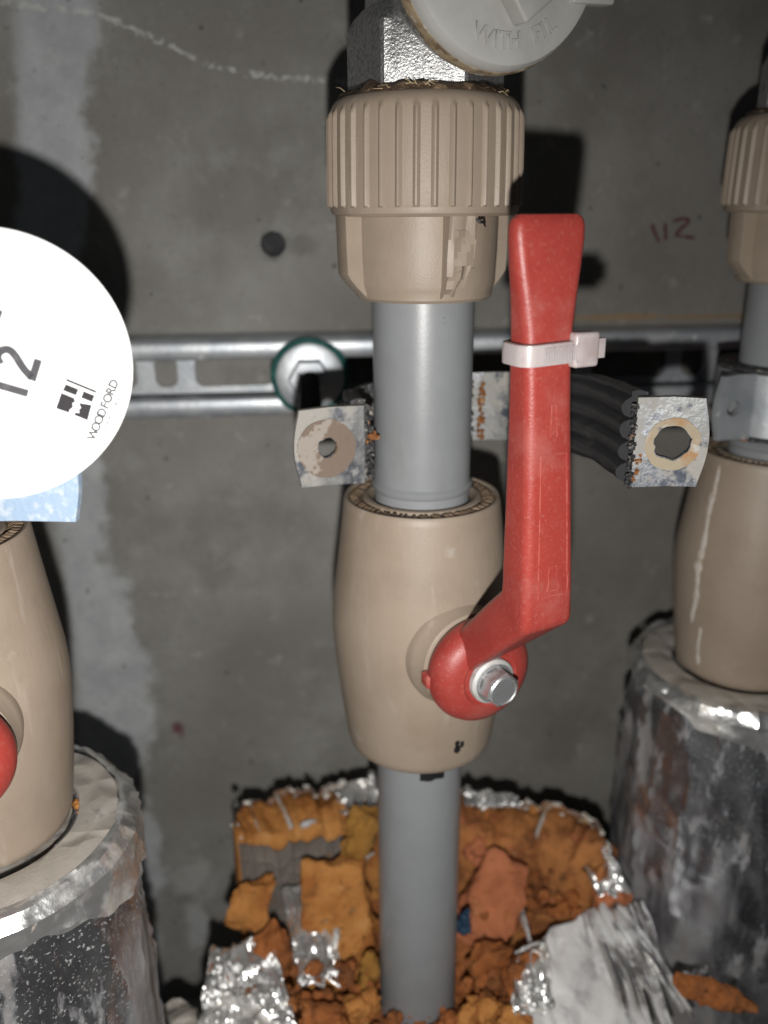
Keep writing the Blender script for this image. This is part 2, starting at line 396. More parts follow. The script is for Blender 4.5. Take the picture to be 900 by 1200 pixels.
strip_l = ramp01(nt, math_(nt, 'SUBTRACT', X, math_(nt, 'ADD', lo_edge, wob)), -.002, .006)
sfac = math_(nt, 'MULTIPLY', math_(nt, 'MULTIPLY', strip_r, strip_l), .95)
col = mixc(nt, sfac, col, mixc(nt, ramp01(nt, n2, .3, .75), (.37, .385, .395), (.50, .515, .525)))
# white lime line running across the top
line = mapped([(uu(x, y), (Wp(x, y)[1]-FLOOR)*MM) for x, y in ((-40, -10), (40, 8), (100, 14), (130, 22), (170, 40), (200, 54), (235, 72), (262, 80), (300, 88), (340, 93), (395, 95), (460, 100))], X)
ld_ = math_(nt, 'ABSOLUTE', math_(nt, 'SUBTRACT', math_(nt, 'ADD', Zz, math_(nt, 'MULTIPLY_ADD', n4, .006, -.003)), line))
lf = math_(nt, 'MULTIPLY', ramp01(nt, ld_, .0016, .0002), ramp01(nt, noisetex(nt, co, 260, 4), .42, .56))
lf = math_(nt, 'MULTIPLY', lf, ramp01(nt, X, uu(430, 95), uu(390, 95)))
col = mixc(nt, math_(nt, 'MULTIPLY', lf, .8), col, (.58, .58, .55))
# pits, red paint spot, pale splash low on the left, rusty line above the rail
col = mixc(nt, math_(nt, 'MULTIPLY', ramp01(nt, noisetex(nt, co, 130, 2), .715, .745), .75), col, (.07, .068, .062))
col = mixc(nt, math_(nt, 'MULTIPLY', ramp01(nt, noisetex(nt, co, 330, 5), .60, .70), .5), col, (.10, .097, .09))
vo = N(nt, 'ShaderNodeTexVoronoi'); vo.inputs['Scale'].default_value = 95; nt.links.new(co, vo.inputs['Vector'])
vs_ = N(nt, 'ShaderNodeSeparateColor'); nt.links.new(vo.outputs['Color'], vs_.inputs[0])
pit = math_(nt, 'MULTIPLY', ramp01(nt, math_(nt, 'ADD', vo.outputs['Distance'], math_(nt, 'MULTIPLY', n4, .12)), .20, .13), ramp01(nt, vs_.outputs[0], .80, .82))
col = mixc(nt, math_(nt, 'MULTIPLY', pit, .7), col, (.075, .072, .066))
col = mixc(nt, math_(nt, 'MULTIPLY', ramp01(nt, noisetex(nt, co, 75, 8, .75), .57, .70), .6), col, (.42, .41, .385))
def spot(px, py, rx, rz_, colr, amt, ns, lo=.3, hi=1.1):
    global col
    u, z = Wp(px, py); dx = math_(nt, 'DIVIDE', math_(nt, 'SUBTRACT', X, u*MM), rx*MM); dz = math_(nt, 'DIVIDE', math_(nt, 'SUBTRACT', Zz, (z-FLOOR)*MM), rz_*MM)
    d = math_(nt, 'SQRT', math_(nt, 'ADD', math_(nt, 'MULTIPLY', dx, dx), math_(nt, 'MULTIPLY', dz, dz)))
    d = math_(nt, 'ADD', d, math_(nt, 'MULTIPLY_ADD', noisetex(nt, co, ns, 4), 2.2, -1.1))
    col = mixc(nt, math_(nt, 'MULTIPLY', ramp01(nt, d, hi, lo), amt), col, colr)
spot(208, 853, 4.5, 7, (.12, .035, .042), .85, 160)
spot(228, 1030, 15, 17, (.42, .41, .39), .75, 70)
spot(232, 1085, 9, 26, (.44, .45, .45), .75, 90)
spot(60, 912, 4, 3, (.10, .04, .045), .5, 160)
spot(145, 1048, 4, 3, (.12, .04, .05), .6, 160)
spot(700, 372, 40, 2.2, (.26, .17, .085), .7, 60)
spot(820, 371, 34, 2.2, (.24, .16, .085), .7, 60)
spot(350, 285, 9, 6, (.13, .125, .115), .5, 90)
nt.links.new(col, b.inputs['Base Color']); b.inputs['Roughness'].default_value = .88; b.inputs['Specular IOR Level'].default_value = .25
b1 = N(nt, 'ShaderNodeBump'); b1.inputs['Distance'].default_value = .0010; nt.links.new(n2, b1.inputs['Height'])
b2 = N(nt, 'ShaderNodeBump'); b2.inputs['Distance'].default_value = .0004; nt.links.new(n4, b2.inputs['Height']); nt.links.new(b1.outputs[0], b2.inputs['Normal'])
nt.links.new(b2.outputs[0], b.inputs['Normal']); M['concrete'] = m

hu, hz = Wp(320, 286)
gap_z = FLOOR-4
bm = plate([(-700, gap_z), (700, gap_z), (700, 420), (-700, 420)], [circ(hu, hz, 5.7, 32, .12, 3)], 60, lambda x, y, z: (x, z, y-FLOOR))
wall = tag(link('wall', bm, 'concrete', None, 30), kind='structure')
wall.location = (W0.x*MM, W0.y*MM, 0); wall.rotation_euler = (0, 0, TH)
wl = lambda u, z, off: Vector((u, -off, z-FLOOR))
mb = MB(); mb.lathe([(0.1, 0), (3.6, .6), (4.7, 1.6), (5.6, 2.6)], 28, (wl(hu, hz, -3.4), Vector((1, 0, 0)), Vector((0, 0, 1)), Vector((0, -1, 0))))
mb.build('tie_hole_plug', 'plug', wall)
mb = MB(); mb.lathe([(5.6, -.2), (5.8, .4), (7.2, .25), (8.0, -.1)], 30, (wl(hu, hz, 0), Vector((1, 0, 0)), Vector((0, 0, 1)), Vector((0, -1, 0))),
                    lambda r, h, a: r*(1+.12*noise.noise((math.cos(a)*2, math.sin(a)*2, 4))))
mb.build('tie_hole_rim', 'mortar', wall)
mb = MB()
for pts in ([(764, 263), (767, 272), (772, 283)], [(779, 262), (780, 272), (780, 281)],
            [(788, 259), (797, 257), (806, 257), (805, 262), (798, 268), (792, 276), (800, 277), (813, 279)]):
    q = catmull([(*Wp(*p), 0) for p in pts], 4)
    s_ = stroke(q, 1.5, .25, lambda x, y, z: wl(x, y, z)); mb.add(s_.v, s_.f)
mb.build('handwritten_number', 'pen', wall)

# floor and the dark slot under the wall
mb = MB(); mb.grid([[(x, y, FLOOR+1.2*fbm((x, y, 0), .03)) for x in range(-1500, 1501, 50)] for y in range(-1200, 701, 50)])
fo = mb.build('floor', 'floor'); fo.location = (0, 0, -FLOOR*MM); tag(fo, kind='structure')

# ------------------------------------------------------------------ mounting rail
zt = Wp(200, 398, 20)[1]; zb = Wp(200, 492, 20)[1]; H = zt-zb
rail = thing('mounting_rail', wallpt(0, zb, 0), TH, 'slotted galvanised steel channel fixed level across the bare concrete wall', 'rail')
prof = [(0.3, 1.2), (17.5, 0)]
def cprofile(z0, z1, sgn):
    # flange + rounded lip of the C channel as a closed outline in (off, z)
    e = H*.27
    o = [(.5, z0), (17, z0), (19, z0+sgn*.6), (20, z0+sgn*2.4), (20, z0+sgn*(e-1.5)), (19.2, z0+sgn*(e-.3)), (17.8, z0+sgn*e), (14.5, z0+sgn*e),
         (14.5, z0+sgn*(e-1.6)), (17.6, z0+sgn*(e-1.6)), (18.3, z0+sgn*(e-2.4)), (18.3, z0+sgn*2.8), (16.6, z0+sgn*1.7), (.5, z0+sgn*1.7)]
    return o
for nm, z0, sgn in (('upper_lip', H, -1), ('lower_lip', 0, 1)):
    mb = MB(); o = cprofile(z0, 0, sgn)
    mb.loft([[Vector((u, -a, z)) for a, z in o] for u in (-600, -300, 0, 300, 600)]); mb.build(nm, 'zinc', rail, smooth=50)
slots = []
zc = H*.52; hh = 7.2
def slot(u0, u1):
    return [((u0+u1)/2+x, zc+y) for x, y in rrect(u1-u0, 2*hh, 4.2, 6)]
ua = Wp(182, 445, 3)[0]; ub = Wp(209, 445, 3)[0]; uc = Wp(229, 445, 3)[0]; ud = Wp(322, 445, 3)[0]
per = (ud+8)-(ua)
for k in range(-5, 8):
    slots.append(slot(ua+k*per, ub+k*per)); slots.append(slot(uc+k*per, ud+k*per))
bm = plate([(-600, 1.9), (600, 1.9), (600, H-1.9), (-600, H-1.9)], slots, 1.8, lambda x, y, z: (x, -.8-z, y))
link('slotted_web', bm, 'zinc', rail, 30)

# fixing stud with its green ring
su, sz = Wp(363, 441, 21)
stud = thing('fixing_stud', wallpt(su, sz, 20.5), TH, 'washered stud with dark green ring bolted to the steel channel', 'bolt')
AX = (Vector((0, 0, 0)), Vector((1, 0, 0)), Vector((0, 0, 1)), Vector((0, -1, 0)))
MB().lathe([(13.5, 0), (17, .2), (17.6, 1.2), (17.2, 2.6), (15.6, 3.2), (14, 2.6)], 40, AX, lambda r, h, a: r*(1+.05*noise.noise((math.cos(a)*1.7, math.sin(a)*1.7, 9)))).build('green_ring', 'green', stud)
MB().lathe([(.1, .5), (14.6, .5), (15.4, 1.3), (15.2, 2.9), (14, 3.4), (9.5, 3.6), (4, 4.2)], 40, AX).build('washer', 'zinc', stud)
MB().lathe([(4, 3.8), (9, 3.8), (9.4, 4.6), (9.4, 9.4), (8.6, 10.2), (4, 10.2)], 6, AX).build('nut', 'zinc', stud, smooth=20)
prof = [(4.0 if k % 2 else 3.4, 4+k*.8) for k in range(115)]
MB().lathe([(.1, 4)]+prof+[(.1, 96)], 16, AX).build('threaded_rod', 'black_steel', stud)

# ------------------------------------------------------------------ a riser: pipe, ball valve, union and strainer
AXIS = Vector((12.8, 273.6, 0))
Bt = R(25); av = Vector((math.sin(Bt), -math.cos(Bt), 0)); tv = Vector((math.cos(Bt), math.sin(Bt), 0)); zv = Vector((0, 0, 1))
def hv(s, t, z): return av*s+tv*t+zv*z
def make_riser(lab):
    root = thing('riser_pipe', (AXIS.x, AXIS.y, FLOOR), 0, lab, 'pipe', 'grey plastic risers with tan valves')
    B = (0, 0, FLOOR)
    MB().lathe([(15.9, -96), (15.9, -88), (16.7, -87), (16.9, -85.6), (16.0, -84.6), (15.95, -60), (15.95, -22)], 64).build('upper_pipe', 'pipe', root, B)
    MB().lathe([(15.9, FLOOR+2), (15.9, -335), (15.9, -250), (15.9, -180)], 64).build('lower_pipe', 'pipe', root, B)
    # valve body, one turned form
    pf = [(16.2, -91.6), (18.4, -90.2), (19.6, -90.4), (20.2, -91.4), (24.4, -91.4), (24.9, -90.3), (25.8, -90.2), (26.35, -91), (26.6, -93)]
    for z, r in ((-100, 27.4), (-109, 28.5), (-120, 29.9), (-128, 30.9), (-134, 31.25), (-139, 31.2), (-145, 30.8), (-156, 29.8), (-166, 28.7), (-175, 27.5), (-181, 26.7), (-183.4, 26.1), (-184.8, 24.6), (-185, 22), (-184.6, 16.1)): pf.append((r, z))
    vb = MB().lathe(pf, 128).build('valve_body', 'tan', root, B, smooth=40)
    # melted ridges on the socket face
    mb = MB()
    for k in range(70):
        a = 2*math.pi*(k+random.random()*.5)/70; c = Vector((math.cos(a), math.sin(a), 0)); tn = Vector((-c.y, c.x, 0))
        p0 = c*20.4+zv*-91.2; p1 = c*24.2+tn*(1.5+random.random())+zv*-91.0
        mb.tube([p0, (p0+p1)/2+zv*.45, p1], [.35, .5+.25*random.random(), .3], 6)
    mb.add(*flat_ring(20.2, 24.5, -91.3, 72)); mb.build('melted_socket_ring', 'tan_dirty', vb, B)
    # stem boss
    ax = (zv*-137, tv, zv, av)
    MB().lathe([(18.6, 22), (18.6, 27.6), (18.0, 29.2), (17.0, 31.0), (16.4, 33.6), (15.4, 34.2), (6, 34.2)], 56, ax).build('stem_boss', 'tan', vb, B)
    # lever
    lv = MB()
    secs = []   # centre s, z, t, width, depth, direction angle (0 = vertical), corner
    ld_ = [(72.0, -1.0, -6.05, 12.6, 1.6, 0), (72.0, -1.2, -6.05, 16.4, 3.2, 0), (72.0, -2.1, -6.0, 18.6, 4.4, 0), (72.0, -3.6, -6, 19.6, 5.2, 0), (71.9, -6.6, -5.9, 19.6, 5.6, 0), (71.7, -13, -5.7, 18.2, 6.4, 0), (71.3, -20, -5.4, 16.0, 7.6, 0), (70.8, -27, -5.1, 14.2, 8.8, 0),
           (70.5, -34, -4.8, 13.4, 9.6, 0), (70.1, -48, -3.9, 13.6, 10.4, 0), (69.7, -62, -2.9, 14.2, 11.2, 0), (69.3, -78, -1.9, 15.0, 12.0, 0), (69.0, -92, -1.1, 15.7, 12.6, 0)]
    fb = [((s+d/2, z), (s-d/2, z), t, w_, 0) for s, z, t, w_, d, _ in ld_]
    fb += [((75.2, -98), (62.6, -94.5), -.8, 15.9, 0), ((75.2, -104.2), (62.4, -97.5), -.6, 16.1, .02), ((74.9, -105.8), (62, -98.3), -.6, 16.2, .04), ((74.1, -106.9), (61.4, -98.9), -.5, 16.2, .05), ((73, -107.9), (60.5, -99.7), -.5, 16.2, .06),
           ((65, -114.8), (54, -105.6), -.3, 16.4, .12), ((56, -122.6), (46.5, -113), -.1, 16.6, .18), ((47.2, -130.2), (39, -120), 0, 16.8, .24), ((41, -135.2), (36, -124), 0, 16.8, .24)]
    for (fs, fz), (bs, bz), t, wd, tw in fb:
        Fp, Bp = av*fs+zv*fz, av*bs+zv*bz; dp = (Fp-Bp).length; nrm = (Fp-Bp).normalized(); mid = (Fp+Bp)/2
        secs.append([mid+tv*(t+x)+nrm*y+zv*(tw*x) for x, y in rrect(wd, dp, min(2.6, dp*.42, wd*.3), 6)])
    lv.loft(secs)
    hd = lv.build('lever_handle', 'red', root, B, smooth=30)
    hub = MB().lathe([(6, 34.4), (14.4, 34.6), (16.4, 36), (17.3, 38.2), (17.3, 40.6), (16.3, 43.2), (14.0, 45.2), (11.4, 46.3), (9.4, 46.6), (8.6, 46.0), (3, 46.0)], 64, ax).build('lever_hub', 'red', hd, B)
    mb = MB(); mb.box(zv*-137+av*37-tv*16.4-zv*1.0, (3.4, 5, 4.6), (tv, av, zv)); mb.build('stop_lug', 'red_worn', hd, B, bevel=1)
    # moulded outlines on the lever front
    def front(z):
        for (s0, z0, t0, w0, d0, _), (s1, z1, t1, w1, d1, _) in zip(ld_[3:], ld_[4:]):
            if z0 >= z >= z1:
                k = (z0-z)/(z0-z1); return (s0+d0/2)*(1-k)+(s1+d1/2)*k, t0*(1-k)+t1*k
        return (75.25, -.8)
    def outline(z0, z1, wd, top=None):
        pts = []
        hw0 = wd/2; hw1 = (top or wd)/2
        for k in range(9): pts.append((hw1*(-1+2*k/8), z0))
        for k in range(1, 12): pts.append((hw1+(hw0-hw1)*k/12, z0+(z1-z0)*k/12))
        for k in range(9): pts.append((hw0*(1-2*k/8), z1))
        for k in range(1, 12): pts.append((-hw0+(hw0-hw1)*k/12, z1+(z0-z1)*k/12))
        pts.append(pts[0]); out = []
        for x, z in pts:
            s, t = front(z); out.append(hv(s+.02, t+x+.6, z))
        return out
    mb = MB(); mb.tube(outline(-57.5, -96.5, 9.2, 7.8), .15, 6); mb.build('moulded_outline', 'red_worn', hd, B)
    for a_ in ((-45, -53, 2.0, 1.2), (-88, -95, 3.6, 2.2)):
        mb = MB(); mb.tube(outline(*a_), .12, 6); mb.build('moulded_tab', 'red_worn', hd, B)
    # bolt
    MB().lathe([(2, 45.8), (7.0, 45.8), (7.5, 46.6), (7.4, 48.2), (6.6, 48.8), (3, 48.8)], 40, ax).build('bolt_washer', 'washer_matte', hd, B)
    q = (zv*-137, tv*math.cos(.3)+zv*math.sin(.3), -tv*math.sin(.3)+zv*math.cos(.3), av)
    hb = MB().lathe([(5.6, 48.6), (5.75, 49), (5.75, 53.6), (5.1, 54.6)], 6, q, cap1=False)
    hb.lathe([(5.0, 54.3), (4.4, 54.75), (4.0, 54.5), (.1, 54.5)], 24, ax)
    hb.lathe([(6.3, 48.7), (6.4, 49.2), (5.4, 49.4)], 24, ax)
    hb.build('hex_bolt', 'bolt', hd, B, smooth=25)
    # union nut with its ribs
    NR = 36
    def rib(r, h, a):
        if r < 27: return r
        fade = min(1, max(0, (27.0-h)/1.6), 1)*min(1, max(0, (h-.6)/.5))
        ph = (a*NR/(2*math.pi)+.21) % 1.0; x = abs(ph-.5)
        return r + 1.0*fade*max(0, min(1, (.17-x)/.075)) 
    pn = [(19, 29.6), (22, 30.3), (24.6, 30.2), (26.2, 29.4), (27.3, 28), (27.6, 27.1), (27.7, 26.4), (27.75, 25.6), (27.8, 24.6), (28.0, 18), (28.1, 12), (28.2, 6), (28.2, 1.4), (28.25, 1.0), (28.3, .6), (28.3, .2), (28.0, -1.0), (26.9, -1.8), (20, -2)]
    un = MB().lathe(pn, NR*12, rf=rib).build('union_nut', 'tan', root, B, smooth=32)
    MB().lathe([(22.4, -1.7), (22.3, -12), (21.9, -21), (21.5, -22.4), (21.2, -23.2), (21.0, -25.0), (20.0, -25.9), (16, -26)], 96).build('union_collar', 'tan', un, B)
    for k, a0 in enumerate((22, 112, -68, -158)):
        a = R(a0); c = Vector((math.sin(a), -math.cos(a), 0)); tn = Vector((math.cos(a), math.sin(a), 0))
        wd = 8.6; mb = MB(); rows = []
        for z, ro in ((-1.6, 27.3), (-8, 27.2), (-13, 27.1), (-18, 26.9), (-19.2, 26.2), (-21.6, 24.2), (-24.4, 21.4)):
            if k == 0:    # the lug that has been chewed by a wrench
                ring = []
                for j in range(11):
                    x = -wd/2+wd*j/10
                    chip = (2.4 if z < -6 else .6)*max(0, .35+noise.noise((x*.5, z*.3, 2.2)))+ (1.2 if x > 1.5 and z < -15 else 0)
                    ring.append(c*(ro-.6-chip)+tn*(x-(.12*(z+8) if x > 0 and z < -8 else 0)*-1)+zv*z)
                rows.append([c*19+tn*(-wd/2)+zv*z]+ring+[c*19+tn*(wd/2)+zv*z])
            else:
                rows.append([c*19+tn*(-wd/2)+zv*z]+[c*(ro-(.5 if j in (0, 4) else 0))+tn*(-wd/2+wd*j/4)+zv*z for j in range(5)]+[c*19+tn*(wd/2)+zv*z])
        mb.loft(rows); g = mb.build('grip_lug', 'tan', un, B, smooth=20)
        if k == 0:
            g['label'] = 'grip lug chewed and split by a wrench'
            # curled flakes
            mb = MB()
            mb.grid([[c*(26.3+.9*math.sin(i*1.3+j)*.4+.5*j/5)+tn*(-3+1.25*i)+zv*(-5.5-1.9*j) for i in range(6)] for j in range(6)])
            mb.grid([[c*(26.9+.5*j/5)+tn*(-3+1.25*i+.2*j)+zv*(-16.6-.15*math.sin(i*2)-.05*j)+c*.1*i for i in range(6)] for j in range(2)])
            f = mb.build('peeled_flake', 'tan', un, B, smooth=15)
            sm = MB(); sm.tube([c*27.3+tn*3.2+zv*-2.6, c*27.8+tn*4.2+zv*-3.3, c*27.5+tn*5.6+zv*-3.4, c*26.6+tn*6.6+zv*-4.6], [.2, .5, .45, .2], 6); sm.build('dark_sliver', 'black_mark', un, B)
    # jointing paste and hemp
    mb = MB(); rings = []
    for k in range(90):
        a = 2*math.pi*k/90; c = Vector((math.sin(a), -math.cos(a), 0))
        r0 = 23.2+1.6*noise.noise((c.x*4, c.y*4, 1)); h = 2.0+2.0*abs(noise.noise((c.x*5, c.y*5, 3)))
        rings.append([c*18+zv*29, c*(r0+1.8)+zv*29.9, c*(r0+1.2)+zv*(29.6+h*.6), c*(r0-.6)+zv*(29.8+h), c*18+zv*(30+h)])
    mb.grid([[rg[j] for rg in rings]+[rings[0][j]] for j in range(5)]); mb.build('jointing_paste', 'sealant', un, B)
    mb = MB()
    for k in range(34):
        a = random.uniform(-1.7, 1.9); c = Vector((math.sin(a), -math.cos(a), 0)); tn = Vector((math.cos(a), math.sin(a), 0)); p = c*random.uniform(22.5, 25.4)+zv*random.uniform(29.8, 31.5)
        q = p+tn*random.uniform(-4.5, 4.5)+c*random.uniform(-.5, 1.6)+zv*random.uniform(-1.2, 1.4)
        mb.tube([p, (p+q)/2+zv*random.uniform(-.4, .8), q], [.16, .13, .06], 5)
    tag(mb.build('hemp_strands', 'hemp', un, B), kind='stuff')
    # hexagonal cast fitting, neck and strainer
    hx = [(19, 29), (22.6, 29.2), (22.8, 30), (22.8, 47.5), (21.6, 50.4), (19.6, 52.6)]
    ro = R(-93.5+30); q = (Vector((0, 0, 0)), Vector((math.cos(ro), math.sin(ro), 0)), Vector((-math.sin(ro), math.cos(ro), 0)), zv)
    def hexr(r, h, a):
        return r
    mb = MB()
    rings = []
    for r, h in hx:
        ring = []
        for k in range(6):
            a0 = 2*math.pi*k/6; a1 = 2*math.pi*(k+1)/6
            p0 = Vector((math.cos(a0), math.sin(a0))); p1 = Vector((math.cos(a1), math.sin(a1)))
            for j in range(8):
                t = .03+.94*j/7; d = p0*(1-t)+p1*t
                if h > 47.5: d = d*(1-(h-47.5)/5.1*.6)+d.normalized()*.9*((h-47.5)/5.1*.6)
                ring.append(q[1]*d.x*r+q[2]*d.y*r+zv*h)
        rings.append(ring)
    mb.loft(rings, False, True)
    hf = mb.build('hex_fitting', 'cast', root, B, smooth=25)
    MB().lathe([(17.6, 51), (17.2, 54), (16.8, 60), (16.8, 92), (14, 96), (.1, 96)], 48).build('strainer_neck', 'cast', hf, B)
    ax2 = (zv*60, tv, zv, av)
    MB().lathe([(8, 6), (15, 8), (19.6, 14), (22, 20), (24.6, 25), (26.2, 29), (26.4, 34), (18, 34.4)], 64, ax2).build('strainer_branch', 'cast', hf, B)
    cp = MB().lathe([(18, 33.6), (27, 33.8), (27.7, 34.6), (27.8, 36.4), (27.6, 38.6), (27.3, 40.4), (26.5, 41.6), (25.1, 42), (9, 42), (8.6, 41.4), (.1, 41.2)], 96, ax2).build('strainer_cap', 'cap', root, B)
    MB().lathe([(27.4, 33.7), (28.1, 34.6), (28.15, 36.4), (27.8, 38.0), (27.5, 38.2)], 96, ax2, lambda r, h, a: r*(1+.006*noise.noise((math.cos(a)*6, math.sin(a)*6, h)))).build('grime_ring', 'cap_grime', cp, B)
    mb = MB(); mb.box(zv*60+av*44.5+tv*2.5-zv*7.5, (13, 6, 17), ((tv*.8+zv*.6).normalized(), av, (zv*.8-tv*.6).normalized())); mb.build('cap_grip', 'cap', cp, B, bevel=.8)
    mb = MB(); mb.box(zv*60+av*41+tv*25.0-zv*10.2, (13, 5, 2.6), ((tv+zv*.04).normalized(), av, zv)); mb.build('cap_lug', 'cap', cp, B, bevel=.8)
    for ch, an in zip('WITHFIL', (-17.5, -7.5, -1.5, 7.0, 25, 30.5, 37.5)):
        me = letters(ch, 5.4, .4, .05); a = R(an); rr = 21.3
        rad = tv*math.sin(a)-zv*math.cos(a); tg = tv*math.cos(a)+zv*math.sin(a)
        pos = zv*60+av*42.1+rad*rr
        for v in me.vertices:
            c = v.co.copy(); v.co = (pos-Vector(B))*MM + tg*c.x - rad*c.y + av*c.z
        me.materials.append(M['cap']); o = bpy.data.objects.new('raised_letter', me); C.objects.link(o); o.parent = cp
    return root
def flat_ring(r0, r1, z, n):
    vs = [(r*math.cos(2*math.pi*k/n), r*math.sin(2*math.pi*k/n), z) for r in (r0, r1) for k in range(n)]
    return vs, [(k, (k+1) % n, n+(k+1) % n, n+k) for k in range(n)]
centre = make_riser('grey riser in the middle whose long red lever stands upright')
left = copy_tree(centre)
left.location = Vector((-123.5, 215, 9))*MM; left.rotation_euler = (0, 0, R(-4.5))
left['label'] = 'riser cut by the left edge, tan valve in front of the pale concrete strip'
right = copy_tree(centre)
right.location = Vector((152.5, 325, 0))*MM; right.rotation_euler = (0, 0, R(78))
right['label'] = 'farther riser cut by the right edge, tan valve on a foil sleeve'

def rprof(z):
    pf = [(-91, 26.3), (-100, 27.4), (-109, 28.5), (-120, 29.9), (-128, 30.9), (-134, 31.25), (-139, 31.2), (-145, 30.8), (-156, 29.8), (-166, 28.7), (-175, 27.5), (-181, 26.7), (-186, 26)]
    for (z0, r0), (z1, r1) in zip(pf, pf[1:]):
        if z0 >= z >= z1: return r0+(r1-r0)*(z0-z)/(z0-z1)
    return 26
def patch(par, rz, a0, a1, z0, z1, name, mat, seed, thick=.18, na=7, nz=26):
    """a thin smear lying on the valve body; angles in degrees from the front, turning right"""
    mb = MB(); rows = []; back = []
    for i in range(nz+1):
        z = z0+(z1-z0)*i/nz; row = []
        wv_ = (.35+.65*abs(noise.noise((z*.22, seed, 0)))*1.4)*(1 if 0 < i < nz else .1)
        mid = (a0+a1)/2+(a1-a0)*.7*noise.noise((z*.06, seed, 5))
        for j in range(na):
            a = R(mid+(a1-a0)/2*wv_*(-1+2*j/(na-1)))-rz
            rr = rprof(z)+thick*(1-abs(-1+2*j/(na-1)))+.03
            row.append(Vector((math.sin(a)*rr, -math.cos(a)*rr, z)))
        rows.append(row)
    mb.grid(rows); return mb.build(name, mat, par, (0, 0, FLOOR))
patch(right, R(78), -68, -60, -93, -160, 'plaster_smear', 'smear', 3)
patch(right, R(78), -62, -56, -160, -178, 'plaster_smear', 'smear', 8)
patch(centre, 0, 21, 29, -170.6, -176.5, 'black_speck', 'black_mark', 4, nz=8)
patch(centre, 0, 24, 33, -171.5, -174.5, 'black_speck', 'black_mark', 6, nz=6)
mb = MB(); mb.grid([[Vector((math.sin(a)*16.05, -math.cos(a)*16.05, z+.8*noise.noise((a*6, z, 1)))) for a in [R(-2+4.2*i) for i in range(9)]] for z in (-188, -192.5, -194.5)])
mb.build('black_speck', 'black_mark', centre, (0, 0, FLOOR))

# ------------------------------------------------------------------ zip tie round the lever
tie = thing('cable_tie', AXIS+hv(70.8, -4.9, -32.4), 0, 'milky white nylon cable tie looped round the red lever', 'cable tie')
tv2 = (tv+zv*.0).normalized(); mb = MB(); rows = []
lo = rrect(14.4, 10.4, 3.2, 7)
for k, (x, y) in enumerate(lo+[lo[0]]):
    n = Vector((x, y)).normalized(); ps = []
    for off, hz_ in ((0, -2.7), (1.15, -2.5), (1.25, 0), (1.15, 2.5), (0, 2.7)):
        ps.append(tv*(x+n.x*off-.6)+av*(y+n.y*off)+zv*(hz_+.03*x))
    rows.append(ps)
mb.grid([list(c) for c in zip(*rows)]); mb.build('tie_strap', 'nylon', tie, smooth=40)
mb = MB()
for k in range(14):
    mb.box(tv*(-3.4+k*.75)+av*6.38+zv*(.03*(-3+k*.7)), (.32, .3, 3.6), (tv, av, zv))
mb.build('strap_teeth', 'nylon', tie)
mb = MB(); mb.box(tv*8.6+av*4.6+zv*.5, (7.2, 4.6, 8.4), (tv, av, zv)); hdm = mb.build('tie_head', 'nylon', tie, bevel=.9)
mb = MB(); mb.box(tv*13.4+av*4.6+zv*.4, (3.4, 1.5, 4.8), (tv, av, zv)); mb.build('cut_tail', 'nylon', tie, bevel=.2)
mb = MB(); mb.tube([tv*5.7+av*7.0+zv*(2.2*math.cos(k*.35)) + tv*(-.7*math.sin(k*.35)) for k in range(10)], .22, 5); mb.build('strap_ridge', 'nylon', tie)

# ------------------------------------------------------------------ clamps
def sweep(mb, path, sect, centre, close=True):
    rings = []
    for i, p in enumerate(path):
        t = (path[min(i+1, len(path)-1)]-path[max(i-1, 0)]); t.z = 0; t.normalize()
        n = Vector((-t.y, t.x, 0))
        if n.dot(centre-p) < 0: n = -n
        rings.append([p+n*a+zv*h for a, h in (sect(i) if callable(sect) else sect)])
    mb.loft(rings) if close else mb.grid(rings); return mb
def P3(x, y, z): return Vector((x, y, z))
PL = P3(-6.4, 263, -70); PR = P3(71.5, 236, -62.8)
cc = P3(30, 262, -66)
path = catmull([PL, P3(-9.5, 281, -70), P3(-1, 297, -69.5), P3(20, 305, -68.5), P3(44, 301, -67), P3(62, 284, -65.4), P3(69.5, 262, -64), PR], 8)
clamp = thing('pipe_clamp', (30, 262, -80), 0, 'loose corroded half clamp with black rubber lining standing open behind the middle pipe', 'clamp')
O = (30, 262, -80)
hb_ = 12.4
MB_ = sweep(MB(), path, [(-1, -hb_), (-1, hb_), (-3, hb_), (-3, -hb_)], cc); MB_.build('steel_band', 'zinc_corroded', clamp, O)
sc = [(-.9, -hb_-1.2)]
for k in range(4):
    for j in range(6):
        h = -hb_-.4+(k+j/6)*(2*hb_+.8)/4; sc.append((.6+3.2*math.sin(math.pi*j/6)**.55, h))
sc += [(.9, hb_+.4), (1.2, hb_+1.6), (-1.0, hb_+2.0), (-3.6, hb_+1.4), (-3.8, hb_-.6), (-3.1, hb_-.6), (-.9, hb_+.2)]
def torn(lo_, hi_, seed):
    def f(i):
        out = []
        for a, h in sc:
            out.append((a+.25*noise.noise((i*.4, h*.3, seed)), h+.5*noise.noise((i*.5, h*.2, seed+4))))
        return out
    return f
sub = path[34:len(path)-1]
sweep(MB(), sub, torn(0, 0, 1), cc).build('rubber_lining', 'rubber', clamp, O, smooth=45)
sweep(MB(), path[1:9], torn(0, 0, 6), cc).build('rubber_lining', 'rubber_torn', clamp, O, smooth=45)
